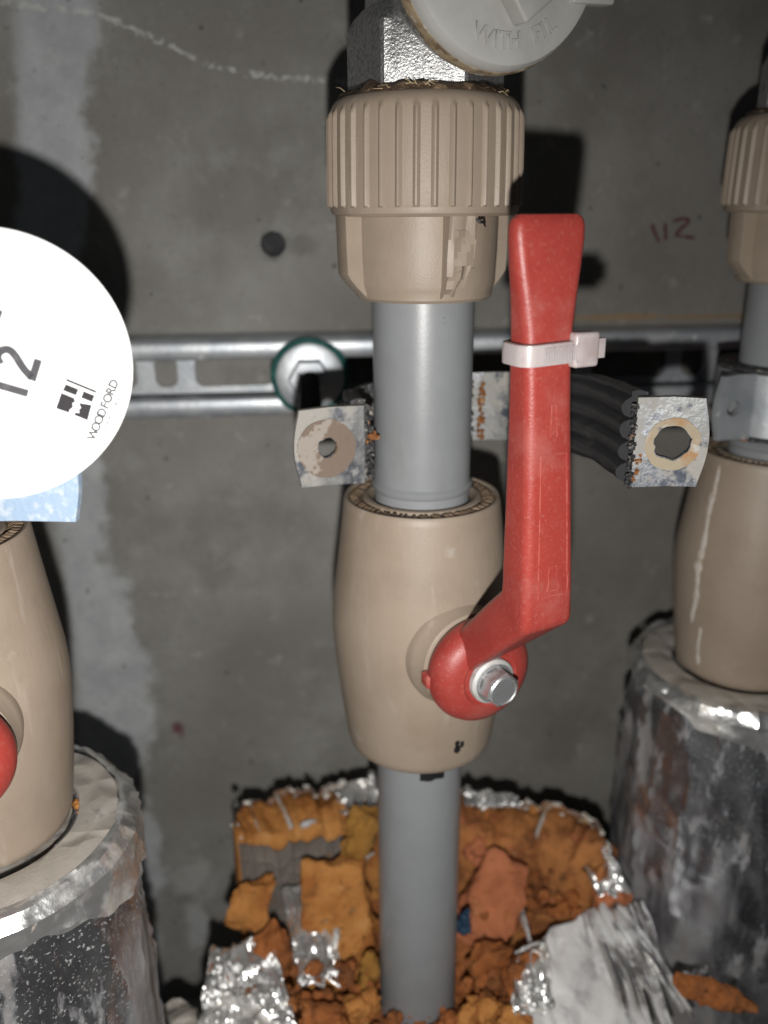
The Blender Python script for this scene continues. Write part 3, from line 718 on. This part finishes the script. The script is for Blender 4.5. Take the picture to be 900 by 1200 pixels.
# crusts where the rubber is torn
def crust(name, mat, pts, rad, par, org, seed, n=26):
    mb = MB()
    for k in range(n):
        p = pts[0].lerp(pts[1], random.random())+Vector((random.uniform(-1, 1), random.uniform(-1, 1), random.uniform(-1, 1)))*rad
        mb.add(*blob(p, random.uniform(.4, 1.3)*rad*.6, seed+k, 1, 1.0))
    return mb.build(name, mat, par, org)
def blob(c, r, seed, sub=1, jag=.5, sc_=(1, 1, 1)):
    bm = bmesh.new(); bmesh.ops.create_icosphere(bm, subdivisions=sub+1, radius=1)
    vs = []
    for v in bm.verts:
        d = v.co.normalized(); k = 1+jag*noise.noise(d*1.7+Vector((seed*3.1, seed*1.7, 0)))
        vs.append(Vector(c)+Vector((d.x*sc_[0], d.y*sc_[1], d.z*sc_[2]))*r*k)
    fs = [tuple(v.index for v in f.verts) for f in bm.faces]; bm.free(); return vs, fs
crust('rubber_crumbs', 'rubber_torn', (PR+P3(-1.0, -2, -12.5), PR+P3(-1.0, -1, 11)), .75, clamp, O, 3, 120)
crust('rubber_crumbs', 'rubber_torn', (PL+P3(2.2, -1, -11), PL+P3(2.2, 0, 10)), .8, clamp, O, 60, 60)
crust('rust_crust', 'rust', (PL+P3(1.5, -2, 2), PL+P3(4.5, -1.5, 3.5)), 1.0, clamp, O, 90, 16)
crust('rust_crust', 'rust', (path[29]+P3(0, -2, -11), path[29]+P3(0, -2, 10)), .9, clamp, O, 120, 60)
crust('rubber_crumbs', 'rubber_torn', (path[28]+P3(-1, -2, -11), path[28]+P3(-1, -2, 11)), 1.1, clamp, O, 170, 40)
crust('rust_crust', 'rust', (PR+P3(0, -2, -11), PR+P3(1.2, -2, -4)), .8, clamp, O, 150, 14)
def tab(par, org, p, q, h, holer, hx_, jag, mat, ringr, ringmat, seed, sag=0.0, zoff=0.0, name='clamp_tab'):
    """plate from inner edge p to outer edge q (horizontal), height h"""
    e = (q-p); L = Vector((e.x, e.y, 0)).length; e.normalize(); n = Vector((e.y, -e.x, 0)).normalized()
    if n.y > 0: n = -n
    outl = [(0, -h/2-.6), (L*.5, -h/2), (L-1.6, -h/2+sag)]
    for k in range(9): outl.append((L-1.6+2.0*math.sin(math.pi*(k+.5)/9), -h/2+sag+.6+(h-1.2-sag)*(k+.5)/9))
    outl += [(L-1.6, h/2), (L*.5, h/2+.5), (0, h/2+.2)]
    up = zv
    tf = lambda x, y, z: p+e*x+up*(y+zoff)+n*(z-1.1)-Vector(org)
    t = link(name, plate(outl, [circ(L*hx_, 0, holer, 26, jag, seed)], 2.2, tf), mat, par, 30)
    if ringmat:
        bm = plate(circ(L*hx_+.3, -.3, ringr, 30, .05, seed+2), [circ(L*hx_, 0, holer+.15, 26, jag, seed)], .5, lambda x, y, z: tf(x, y, z+2.2))
        link('washer_mark', bm, ringmat, t, 30)
    return t
a = tab(clamp, O, PL, P3(-27.6, 256.5, -70), 24.6, 3.1, .54, .25, 'zinc_corroded', 9.4, 'residue', 3)
tab(clamp, O, PR, P3(90.5, 231.5, -62), 25.4, 4.9, .52, .16, 'zinc_corroded', 7.6, 'rust_ring', 8)
# dark bits at the bottom corner of the right tab handled by the material; closed clamps on the neighbours
def closed_clamp(name, x, y, zc_, rz, label, tabmat, tabs):
    org = (x, y, zc_-12); cl = thing(name, org, rz, label, 'clamp'); o = (0, 0, zc_-12)
    circ_ = [Vector((20.5*math.cos(2*math.pi*k/48), 20.5*math.sin(2*math.pi*k/48), zc_)) for k in range(49)]
    sweep(MB(), circ_, [(-.8, -11.5), (-.8, 11.5), (-2.8, 11.5), (-2.8, -11.5)], Vector((0, 0, zc_))).build('steel_band', 'zinc', cl, o)
    sweep(MB(), circ_, [(4.2, -13), (4.2, 13.4), (-1, 13.8), (-3.3, 13.4), (-3.3, 12), (-.8, 11.4), (-.8, -11.4), (-3.3, -12.2), (-3.3, -13.4), (0, -14)], Vector((0, 0, zc_))).build('rubber_lining', 'rubber_torn', cl, o)
    for (p, q, hl) in tabs: tab(cl, o, p+zv*zc_, q+zv*zc_, 23.5, hl, .55, .05, tabmat, 6, None, 2)
    return cl
closed_clamp('pipe_clamp', 152.5, 325, -69, 0, 'zinc clamp closed round the pipe at the right edge, above its tan valve', 'zinc',
             [(P3(-17, -16, 0), P3(-32, -21, 0), 3.0), (P3(20, -8, 0), P3(40, -8, 0), 3.4)])
closed_clamp('pipe_clamp', -123.5, 215, -59.5, 0, 'bluish zinc clamp peeping out from under the white round tag', 'zinc_blue',
             [(P3(17, -16, 0), P3(50, -18.5, 0), 2.0), (P3(-20, -8, 0), P3(-40, -8, 0), 3.4)])

# ------------------------------------------------------------------ white round tag
dc = P(-9, 427, 190)
dn = (-dc).normalized(); dn = (dn*.6-Fv*.4).normalized(); dxv = Vector((0, 0, 1)).cross(dn).normalized(); dyv = dn.cross(dxv)
tagm = thing('round_tag', dc-zv*30, 0, 'white round tag with grey printed numbers at the left edge', 'tag')
DO = dc-zv*30
px2mm = .19
def dxy(px, py): return (px+9)*px2mm*.925, -(py-427)*px2mm
MB().lathe([(.1, -1), (29.9, -1), (30.1, -.8), (30.1, -.2), (29.9, 0), (15, 0), (.1, 0)], 120, (dc, dxv, dyv, dn)).build('tag_plate', 'disc', tagm, DO)
ang = R(60)
def ontag(me, px, py, name, mat):
    x0, y0 = dxy(px, py)
    for v in me.vertices:
        c = v.co/MM
        x = x0+c.x*math.cos(ang)-c.y*math.sin(ang); y = y0+c.x*math.sin(ang)+c.y*math.cos(ang)
        v.co = (dc+dxv*x+dyv*y+dn*(.03+c.z)-DO)*MM
    me.materials.append(M[mat]); o = bpy.data.objects.new(name, me); C.objects.link(o); o.parent = tagm
dtf = lambda x, y, z: dc+dxv*x+dyv*y+dn*(.03+z)
def dstroke(pts, wpx, name, mat, per=6):
    q = [Vector((*dxy(*p), 0)) for p in pts]
    if len(q) > 2: q = catmull(q, per)
    stroke(q, wpx*px2mm, .06, dtf).build(name, mat, tagm, DO)
dstroke([(1, 427), (-2, 419), (3, 412), (12, 411), (19, 418), (27, 433), (36, 445)], 8.6, 'printed_digit', 'ink')     # 2: hook and diagonal
dstroke([(35.5, 448), (46, 424)], 8.6, 'printed_digit', 'ink')                                                        # 2: foot
dstroke([(-14, 448), (29, 463)], 8.6, 'printed_digit', 'ink')                                                          # 1
dstroke([(-14, 361), (8.5, 370.5)], 8.6, 'printed_digit', 'ink')
dstroke([(-5, 344), (1, 340)], 3, 'red_fleck', 'ink_red')
# logo blocks
u_ = Vector((math.cos(R(-25)), -math.sin(R(-25))))   # along the blocks in pixels (x right, y down): direction (0.906, 0.42)
def quad(pts, name='logo_block', mat='ink_dark'):
    q = [Vector((*dxy(*p), 0)) for p in pts]
    MB().loft([[dtf(p.x, p.y, z) for p in q] for z in (0, .06)]).build(name, mat, tagm, DO, smooth=0)
quad([(69.5, 464.5), (84.5, 471.5), (85, 476), (81.5, 477.5), (82, 482), (77.5, 485), (76, 488.5), (61, 482.5)])
quad([(76, 454.5), (91, 461.5), (87, 468.5), (71.5, 461.5)])
quad([(97, 464), (110, 470), (106, 477.5), (93, 471.5)])
quad([(89.5, 477.5), (105, 481), (98, 499), (82, 491.5), (84.5, 488.5), (89, 490), (88.5, 485.5), (91.5, 484)])
quad([(77.8, 448.0), (112.9, 464.6), (111.8, 467.0), (76.7, 450.4)])
for i, ch in enumerate('WOODFORD'):
    k = i/7; ontag(letters(ch, 2.7, .03, .075), 103.5+(135.5-103.5)*k, 516-(516-457.5)*k, 'printed_letter', 'ink')
for i, ch in enumerate('HEATING'):
    k = i/6; ontag(letters(ch, 1.05, .03, .04), 119.5+(138.5-119.5)*k, 509-(509-476)*k, 'printed_letter', 'ink')

# ------------------------------------------------------------------ foil sleeves on the neighbours
def sleeve(x, y, rz, label, ztop, mat, seed, drop):
    sl = thing('foil_sleeve', (x, y, FLOOR), rz, label, 'insulation', 'foil wrapped insulation sleeves'); B = (0, 0, FLOOR)
    rows = []; n = 180
    prof = [(25.5, ztop-1.5), (27, ztop), (32, ztop-.6), (37, ztop-1.4), (40.5, ztop-2.6), (42.4, ztop-4.6), (43.2, ztop-7.5)]
    k = ztop-10
    while k > FLOOR+4: prof.append((43.4+2.2*min(1, (ztop-k)/90), k)); k -= 3.0
    prof.append((45.6, FLOOR+2))
    for i, (r, z) in enumerate(prof):
        row = []
        for k in range(n):
            a = 2*math.pi*k/n; d = Vector((math.cos(a), math.sin(a), 0)); p = d*r+zv*z
            am = .35+min(1.0, i/8)*.9
            q = Vector((p.x+seed*100, p.y, p.z*.5)); q += Vector((noise.noise(q*.06), noise.noise(q*.06+Vector((5, 5, 5))), 0))*6
            dd = am*(1.9*crumple(q, .022)+.35*crumple(q+Vector((9, 4, 30)), .06)-1.2+.12*noise.noise(q*.3))
            for sc_, st, off, hgt in ((.020, .35, 0, 1.5), (.034, .9, 40, 1.1), (.05, .25, 80, .8)):
                c_ = max(0, ridge(Vector((p.x+p.y*.4+off+seed*60, p.y-p.x*.3, p.z*st+p.x*.25)), sc_)); dd += am*hgt*c_**9
            cr = math.sin(a*1.0+z*.03+seed*2); dd += 1.3*math.exp(-(cr*11)**2)*min(1, i/8)
            dd = dd if i < len(prof)-1 else 0
            if i < 5: p = p+zv*dd*.8
            else: p = p+d*dd
            row.append(p)
        rows.append(row)
    mb = MB(); mb.grid(rows, True); jk = mb.build('foil_jacket', mat, sl, B, smooth=28)
    # bright tape lapped over the top edge
    rows = []
    for j in range(15):
        row = []
        for k in range(n+1):
            a = 2*math.pi*k/n; d = Vector((math.cos(a), math.sin(a), 0))
            low = drop*(1+.9*math.sin(a*1.0+seed))+7*noise.noise((d.x*1.6+seed, d.y*1.6, 0))+4*noise.noise((d.x*5+seed, d.y*5, 3))
            t = j/14
            if t < .35: r = 39.5+(43.6-39.5)*t/.35; z = ztop+.4-1.2*t/.35-(3.2*max(0, t/.35-.55)/.45)
            else: r = 44.3+.8*t; z = ztop-4.2-low*(t-.35)/.65
            q = d*r*1.0+zv*z; dd = 1.5*max(0, ridge(q+Vector((seed*17, 0, q.x*.3)), .035))**6+1.0*max(0, ridge(q+Vector((seed*5, 9, -q.x*.5)), .06))**6+1.2*crumple(q+Vector((seed*31, 0, 0)), .05)+.3*crumple(q+Vector((seed*11, 0, 7)), .15)-.6+.3*noise.noise(q*.5)
            row.append(q+d*(dd*.8+.5)+zv*(dd*.5+.5 if t < .4 else 0))
        rows.append(row)
    mb = MB(); mb.grid(rows); tp = mb.build('foil_tape', 'foil_clean', sl, B, smooth=22)
    mb = MB(); mb.lathe([(15.9, ztop-6), (26.5, ztop-4), (28, ztop+.9), (34, ztop+1.3), (39.5, ztop+.6), (41.2, ztop-1.6)], 90, None, lambda r, h, a: r*(1+.02*noise.noise((math.cos(a)*3, math.sin(a)*3, seed)))); mb.build('sleeve_top', 'foil_matte', sl, B)
    return sl
sl = sleeve(-123.5, 215, R(20), 'dusty foil wrapped sleeve below the valve at the left edge', -177, 'foil', 1.3, 7)
mb = MB()
for k in range(7):
    a = R(random.uniform(8, 24)); d = Vector((math.cos(a-R(20)), math.sin(a-R(20)), 0)); mb.add(*blob(d*random.uniform(27, 29.5)+zv*(-177.5), random.uniform(.6, 1.5), k+9))
mb.build('foam_bit', 'foam', sl, (0, 0, FLOOR))
sr = sleeve(152.5, 325, R(140), 'dark creased foil sleeve below the valve at the right edge', -185, 'foil_dull', 4.7, 5)
mb = MB()
for k in range(60):
    a = R(-14+random.uniform(-3.5, 3.5)); d = Vector((math.cos(a-R(20)), math.sin(a-R(20)), 0)); mb.add(*blob(d*45.6+zv*(-262+random.uniform(-9, 9)), random.uniform(.3, .8), k))
mb.build('foam_patch', 'foam_pink', sl, (0, 0, FLOOR))

# ------------------------------------------------------------------ torn insulation round the middle riser
tx, ty = AXIS.x, AXIS.y
torn_ = thing('torn_insulation', (tx, ty, FLOOR), 0, 'burst foam and foil insulation torn open round the foot of the middle pipe', 'insulation')
B = (0, 0, FLOOR)
AXW = Vector((tx, ty, 0)); B = (tx, ty, FLOOR)
def dense(pts, n):
    q = catmull(pts, 12); L = [0]
    for a, b_ in zip(q, q[1:]): L.append(L[-1]+(b_-a).length)
    out = []
    for i in range(n+1):
        t = L[-1]*i/n; k = max(x for x in range(len(L)) if L[x] <= t+1e-9); k = min(k, len(q)-2)
        f = (t-L[k])/max(1e-9, L[k+1]-L[k]); out.append(q[k].lerp(q[k+1], f))
    return out
def sheet(corners, nu, nv, amp, scale, seed, pleat=0, pl_n=6):
    """bilinear sheet c00, c10, c11, c01 with crumpling along its normal"""
    c00, c10, c11, c01 = corners; nrm = (c10-c00).cross(c01-c00).normalized(); rows = []
    for j in range(nv+1):
        v = j/nv; row = []
        for i in range(nu+1):
            u = i/nu; p = (c00*(1-u)+c10*u)*(1-v)+(c01*(1-u)+c11*u)*v
            e = min(u, 1-u, v, 1-v); wob = max(0, 1-e*9)*.09*noise.noise((u*5+seed, v*5, 3))
            q = p*scale+Vector((seed*5, 0, 0))
            q = q+Vector((noise.noise(q*1.3), noise.noise(q*1.3+Vector((4, 4, 4))), 0))*.35
            q = Vector((u*(c10-c00).length*scale*1.5+seed*5, v*(c01-c00).length*scale*.7, seed)); q += Vector((noise.noise(q*.8), noise.noise(q*.8+Vector((4, 4, 4))), 0))*.6
            h = amp*(.8*ridge(q, 1)+.5*ridge(q+Vector((3, 7, 1)), 1.9)+.25*ridge(q, 4.1)-.6)
            if pleat: h += pleat*abs(((u*pl_n+.35*noise.noise((v*3, u*3, seed))) % 1)-.5)*2
            row.append(p+nrm*h+((c10-c00)+(c01-c00))*wob)
        rows.append(row)
    return rows
def shell(pts, thick, mat, seed, rough_in):
    path_ = dense(pts, 90); foam_rows = []; outer = []; tops = []
    for i, p in enumerate(path_):
        t = path_[min(i+1, 90)]-path_[max(i-1, 0)]; t.z = 0; t.normalize(); n = Vector((-t.y, t.x, 0))
        if n.dot(p-AXW) < 0: n = -n
        zt_ = p.z-1.5+5.0*noise.noise((i*.085, seed, 0))+2.6*noise.noise((i*.27, seed, 4)); row = []
        ed = min(1, max(0, (90-i)/26)); th = thick*(1+.15*noise.noise((i*.07, seed, 8)))*(.12+.88*math.sin(ed*math.pi/2)**1.2)
        for k in range(14):
            q = p+n*(3*(1-k/13))*0; row.append(Vector((p.x, p.y, FLOOR+2+(zt_-3-FLOOR-2)*k/13))-n*(rough_in*(fbm((p.x, p.y, k*9.0), .06, 4)+.15)))
        for k in range(1, 13):
            u = k/13; q = p+n*th*u; row.append(Vector((q.x, q.y, zt_-1.5+4*math.sin(math.pi*u)**.6))+Vector((0, 0, 2.6*fbm((q.x, q.y, seed*9), .09, 4)+1.2*noise.noise((q.x*.3, q.y*.3, seed)))))
        for k in range(13): q = p+n*th; row.append(Vector((q.x, q.y, zt_-3-(zt_-3-FLOOR-2)*k/12)))
        foam_rows.append(row)
        lip = 2.4+2.2*noise.noise((i*.25, seed, 2))+2.0*noise.noise((i*.7, seed, 5)); q = p+n*(th+1); col_ = []
        for k in range(20):
            z = FLOOR+2+(zt_+lip-FLOOR-2)*k/19
            col_.append(Vector((q.x, q.y, z))+n*(.9*(ridge((q.x, q.y, z), .07)-.4)-(1.5+noise.noise((i*.3, seed, 9)))*max(0, k-17)))
        outer.append(col_); tops.append((p, n, th, zt_))
    mb = MB(); mb.loft(foam_rows); mb.build('foam_shell', mat, torn_, B, smooth=40)
    mb = MB(); mb.grid(outer); mb.build('foil_jacket', 'foil_clean', torn_, B, smooth=25)
    return tops
tl = shell([P(452, 958, 390), P(425, 962, 390), P(390, 968, 388), P(350, 974, 384), P(315, 978, 380), P(290, 978, 375), P(276, 974, 371)], 29, 'foam', 3, 1.5)
tr = shell([P(528, 968, 388), P(560, 976, 388), P(605, 984, 386), P(645, 990, 382), P(675, 998, 376), P(694, 1010, 371), P(704, 1024, 367)], 28, 'foam_mixed', 5, 4.0)
mb = MB()
for tops, lo_, hi_, cnt in ((tl, 0, 30, 60), (tl, 30, 90, 10), (tr, 0, 24, 24), (tr, 40, 90, 24)):
    for k in range(cnt):
        i = random.randint(lo_, hi_); p, n, th, zt_ = tops[i]; u = 1-abs(random.gauss(0, .16))
        c = p+n*th*u; mb.add(*blob((c.x, c.y, zt_+1.2+random.uniform(-1, 1.2)), random.uniform(.4, 1.7), k+i, 0, .8, (1.4, 1, .7)))
tag(mb.build('rim_crumbs', 'foam_edge', torn_, B), kind='stuff')
for tops, i0 in ((tl, 56), (tl, 70), (tr, 52)):    # pale tears running across the rim
    p, n, th, zt_ = tops[i0]; t = Vector((-n.y, n.x, 0)); rows = []
    for k in range(15):
        u = k/14; c = p+n*(th*(.05+.95*u))+t*(2.5*math.sin(u*2+i0)); z = zt_+2.6*math.sin(math.pi*min(.98, u))**.6+.6
        wd = 1.0+.8*noise.noise((u*4, i0, 0)); rows.append([Vector((c.x, c.y, z-1.6))-t*wd, Vector((c.x, c.y, z+.6+.5*noise.noise((u*7, i0, 3)))), Vector((c.x, c.y, z-1.6))+t*wd])
    mb = MB(); mb.grid(rows); mb.build('pale_tear', 'foam_edge', torn_, B)
# the lining with its reinforcing scrim
rows = []
for j in range(31):
    row = []
    for i in range(26, 91):
        p, n, th, zt_ = tl[i]; bot = 50+14*noise.noise((i*.06, 1, 0)); z = zt_-3-bot*j/30
        g = .40*(1 if i % 8 == 0 else 0)+.40*(1 if j % 5 == 0 else 0)
        c = p-n*(2.0+1.6*(ridge((p.x, p.y, z), .04)-.3)+g+.12*j)
        row.append(Vector((c.x, c.y, z)))
    rows.append(row)
mb = MB(); mb.grid(rows); mb.build('scrim_lining', 'foil_scrim', torn_, B, smooth=25)
B = (0, 0, FLOOR)
# foam bed the pipe disappears into
rows = []
for j in range(26):
    r = 16.2+(48-16.2)*j/25; row = []
    for k in range(120):
        a = 2*math.pi*k/120; d = Vector((math.cos(a), math.sin(a), 0))
        z = -318+10*(j/25)*math.sin(a)+4.5*fbm(d*r, .07, 4)+3*abs(noise.noise(d*r*.16))
        row.append(d*r+zv*z)
    rows.append(row)
mb = MB(); mb.grid(rows, True); mb.build('foam_bed', 'foam_brown', torn_, B, smooth=35)

# broken foam pieces, each a thing
def chunk(center, size, rot, mat, seed, label, name='foam_chunk', cuts=10):
    bm = bmesh.new(); bmesh.ops.create_cube(bm, size=2); bmesh.ops.subdivide_edges(bm, edges=bm.edges[:], cuts=13, use_grid_fill=True)
    rnd = random.Random(seed); pl = []
    for k in range(cuts):
        d = Vector((rnd.uniform(-1, 1), rnd.uniform(-1, 1), rnd.uniform(-1, 1))).normalized(); pl.append((d, rnd.uniform(.82, 1.05)))
    Mx = (Matrix.Rotation(R(rot[2]), 3, 'Z') @ Matrix.Rotation(R(rot[1]), 3, 'Y') @ Matrix.Rotation(R(rot[0]), 3, 'X'))
    out = []
    for v in bm.verts:
        c = v.co.copy()
        for d, t in pl:
            e = c.dot(d)-t
            if e > 0: c = c-d*e
        c = Vector((c.x*size[0]/2, c.y*size[1]/2, c.z*size[2]/2))
        m_ = min(size); dd = .26*m_*fbm(c+Vector((seed*7, 0, 0)), 1.5/m_, 5)-.10*m_*(1-crumple(c+Vector((seed*9, 3, 0)), 1.9/m_))
        c = c+c.normalized()*dd; out.append(Mx @ c)
    mb = MB(); mb.v = [Vector(center)+c for c in out]; mb.f = [tuple(v.index for v in f.verts) for f in bm.faces]; bm.free()
    lowz = min(p.z for p in mb.v)
    return solo(mb, name, mat, (center[0], center[1], lowz), label, 'foam piece', 'broken pieces of foam insulation', smooth=40)
chunk(P(398, 1096, 370), (35, 11, 66), (-14, 4, 6), 'foam', 3, 'largest ochre foam slab standing against the left of the middle pipe')
chunk(P(578, 1060, 376), (27, 11, 46), (-18, 24, -20), 'foam_pink', 5, 'salmon foam slab standing against the right of the middle pipe')
chunk(P(421, 985, 375), (15, 9, 28), (-8, 16, 10), 'foam_olive', 8, 'narrow dark ochre foam sliver above the big left slab')
chunk(P(291, 1062, 370), (18, 11, 25), (-10, 12, 20), 'foam', 11, 'oval orange foam piece on the left rim beside the grey lining')
chunk(P(318, 1122, 358), (19, 12, 27), (-10, -22, 20), 'foam_brown', 12, 'brown foam piece between crumpled foil and the big ochre slab')
chunk(P(714, 1046, 374), (17, 10, 10), (8, 4, 12), 'foam_pink', 14, 'brick shaped orange foam piece lying next to the right sleeve')
chunk(P(604, 1018, 392), (12, 12, 14), (0, 10, 30), 'foam_pink', 15, 'rounded reddish foam lump behind the salmon slab')
chunk(P(560, 996, 390), (13, 11, 13), (0, 30, 10), 'foam_pink', 16, 'small reddish foam lump touching the right of the pipe')
chunk(P(664, 1016, 392), (14, 10, 15), (0, -20, 10), 'foam_brown', 17, 'dark brown foam lump inside the right rim')
chunk(P(572, 1136, 360), (17, 14, 30), (0, -6, 15), 'foam_brown', 18, 'tall brown foam block under the salmon slab')
chunk(P(606, 1150, 352), (15, 14, 30), (0, 10, 0), 'foam_brown', 19, 'brown foam block along the edge of the white facing')
chunk(P(571, 1186, 342), (11, 10, 15), (0, 4, 20), 'foam', 20, 'upright orange foam nugget at the bottom right of the pipe')
chunk(P(546, 1192, 340), (8, 8, 12), (0, 20, 10), 'foam', 21, 'small orange foam nugget against the pipe foot')
chunk(P(432, 1140, 352), (8, 8, 22), (0, 6, 10), 'foam_olive', 22, 'thin ochre foam stick hugging the left of the pipe')
chunk(P(386, 1192, 338), (22, 16, 14), (0, 8, 20), 'foam_brown', 23, 'broad brown foam lump at the bottom edge left of the pipe')
chunk(P(425, 1178, 340), (15, 12, 12), (0, -18, 20), 'foam', 24, 'orange foam lump at the lower left of the pipe foot')
chunk(P(601, 1200, 336), (14, 12, 16), (0, -10, 20), 'foam', 27, 'orange foam lump at the bottom edge beside the white facing')
chunk(P(650, 970, 404), (26, 14, 15), (0, 6, -18), 'foam', 28, 'broad orange foam block on top of the right back rim')
chunk(P(839, 1166, 330), (34, 8, 9), (0, 14, -8), 'foam_brown', 29, 'dark rusty foam splinter at the foot of the right sleeve')
chunk(P(543, 1082, 352), (5, 5, 10), (0, 0, 0), 'blue', 31, 'small dark blue scrap wedged behind the pipe', 'plastic_scrap')['category'] = 'scrap'
p_ = P(200, 1184, 372); chunk((p_.x, p_.y, (p_.z+FLOOR)/2), (56, 24, p_.z-FLOOR), (0, 0, 8), 'foil_matte', 41, 'pale grey offcut at the bottom edge between the left sleeve and the crumpled foil', 'board_offcut', 5)['category'] = 'offcut'
mb = MB(); rnd = random.Random(5)
for k in range(200):
    px, py = rnd.uniform(250, 640), rnd.uniform(1130, 1230)
    if 440 < px < 540 and py < 1185: continue
    Z = 352-(py-1130)*.16+rnd.uniform(-3, 8); mb.add(*blob(P(px, py, Z), rnd.uniform(.8, 3.2), k, 1, .7))
for k in range(150):
    px, py = rnd.uniform(560, 720), rnd.uniform(985, 1075)
    Z = 398-(py-985)*.28+rnd.uniform(-4, 4); mb.add(*blob(P(px, py, Z), rnd.uniform(.8, 3.0), k+300, 1, .7))
o = MB(); o.v, o.f = mb.v, mb.f
solo(o, 'foam_rubble', 'foam_brown', (tx, ty, -330), 'loose crumbs of brown foam filling the torn insulation', 'rubble', kind='stuff')

# foil scraps
def scrap(name, mat, corners, nu, nv, amp, scale, seed, label, pleat=0, pl_n=6, smooth=22):
    cs = [P(*c) for c in corners]; rows = sheet(cs, nu, nv, amp, scale, seed, pleat, pl_n); mb = MB(); mb.grid(rows)
    org = min(cs, key=lambda p: p.z)
    o = solo(mb, name, mat, org, label, 'foil', 'torn scraps of foil facing', smooth=smooth)
    md = o.modifiers.new('thickness', 'SOLIDIFY'); md.thickness = .0003
    return o
scrap('foil_scrap', 'foil_back', [(606, 1112, 356), (696, 1062, 380), (772, 1225, 338), (600, 1240, 322)], 60, 64, 4.2, .035, 2, 'white crumpled facing bulging up at the bottom right of the pipe')
scrap('foil_scrap', 'foil_clean', [(600, 1122, 347), (640, 1100, 352), (650, 1182, 334), (604, 1188, 330)], 26, 26, 4.5, .13, 5, 'bright crinkled foil tuft at the left edge of the white facing', smooth=12)
scrap('foil_scrap', 'foil_clean', [(244, 1112, 352), (316, 1092, 358), (356, 1225, 325), (226, 1240, 320)], 48, 48, 5.5, .07, 11, 'crumpled silver foil heap at the bottom left of the torn insulation', smooth=12)
scrap('foil_scrap', 'foil_clean', [(330, 1040, 374), (394, 1026, 380), (400, 1150, 352), (350, 1155, 348)], 40, 40, 3.4, .07, 13, 'shiny foil lining left of the big ochre slab', smooth=12)
scrap('foil_scrap', 'foil_clean', [(800, 1136, 344), (832, 1134, 346), (846, 1168, 334), (812, 1166, 334)], 20, 20, 2.5, .12, 17, 'small foil tatter on the dark rusty splinter', smooth=12)
def strips(label, items, base):
    """a fan of narrow folded foil strips; items are (pixel path with depth, width in mm)"""
    org = P(*base); t_ = thing('foil_strips', org, 0, label, 'foil', 'torn scraps of foil facing')
    for n_, (pts, wd) in enumerate(items):
        q = catmull([P(*p) for p in pts], 9); rows = []
        for i, p in enumerate(q):
            u = i/(len(q)-1); t = (q[min(i+1, len(q)-1)]-q[max(i-1, 0)]).normalized(); side = t.cross(-p.normalized()).normalized(); up = side.cross(t).normalized()
            if up.dot(p) > 0: up = -up
            w2 = wd/2*(.55+.45*math.sin(math.pi*min(1, u*1.15+.08)))*(1+.25*noise.noise((u*5, n_*3.1, 0))); h = wd*.42*(1+.6*noise.noise((u*4, n_*2.7, 5)))
            jig = side*(.5*noise.noise((u*6, n_*5.3, 1)))
            rows.append([p-side*w2+jig-up*.4, p-side*w2*.45+up*h*.8+jig, p+up*h*.95+side*w2*.1+jig, p+side*w2*.6+up*h*.35+jig, p+side*w2+jig-up*.5])
        mb = MB(); mb.grid(rows); mb.build('foil_strip', 'foil_strip', t_, org, smooth=50)
    return t_
rs = random.Random(3); its = []
for k in range(7):
    a0 = (690+k*5.0, 1072-k*3+rs.uniform(-8, 10), 370+rs.uniform(-1, 3)); c0 = (742+k*11.5+rs.uniform(-5, 5), 1222-k*6+rs.uniform(-12, 8), 333+k*.8)
    mid = ((a0[0]+c0[0])/2+rs.uniform(-6, 6)+2, (a0[1]+c0[1])/2+rs.uniform(-6, 6)-4, (a0[2]+c0[2])/2+rs.uniform(-1, 2)-3)
    its.append(([a0, mid, c0], rs.uniform(3.4, 5.4)))
strips('long folded silver foil strips fanning down beside the white facing', its, (740, 1215, 331))
its = []
for k in range(4):
    its.append(([(730+k*7, 1062-k*2, 372), (742+k*8, 1102, 362), (757+k*9, 1148+rs.uniform(-8, 4), 350)], rs.uniform(3, 4.6)))
strips('short foil strips leaning on the foot of the right sleeve', its, (770, 1150, 349))
strips('thin bright foil edges curling along the salmon slab', [([(600, 1030, 385), (609, 1062, 376), (622, 1104, 365)], 3.4), ([(606, 1040, 383), (616, 1072, 374)], 2.2)], (622, 1106, 364))
strips('bright curled foil edges above the narrow ochre sliver', [([(408, 946, 393), (414, 966, 388), (408, 988, 383)], 3.0), ([(432, 960, 390), (436, 990, 384)], 3.4), ([(398, 1018, 377), (416, 1012, 378), (438, 1000, 380)], 2.4)], (410, 1000, 380))
strips('pale foil shreds hanging off the left end of the torn rim', [([(274, 938, 388), (278, 948, 384)], 3.4), ([(278, 966, 378), (283, 984, 374)], 3.0), ([(352, 968, 384), (370, 962, 386)], 3.0)], (275, 990, 372))
scrap('foil_scrap', 'foil_clean', [(388, 926, 404), (440, 903, 406), (446, 944, 394), (402, 952, 393)], 24, 24, 4.5, .12, 23, 'whitish crumpled foil on the torn rim just left of the middle pipe', smooth=14)
scrap('foil_scrap', 'foil_clean', [(544, 922, 406), (604, 928, 406), (612, 944, 400), (544, 946, 398)], 24, 16, 3.5, .12, 25, 'thin crumpled foil on the torn rim just right of the middle pipe', smooth=14)
scrap('foil_scrap', 'foil_clean', [(672, 982, 386), (712, 984, 382), (738, 1042, 364), (700, 1046, 362)], 24, 24, 4.0, .11, 27, 'crumpled foil draped over the right end of the torn rim', smooth=14)
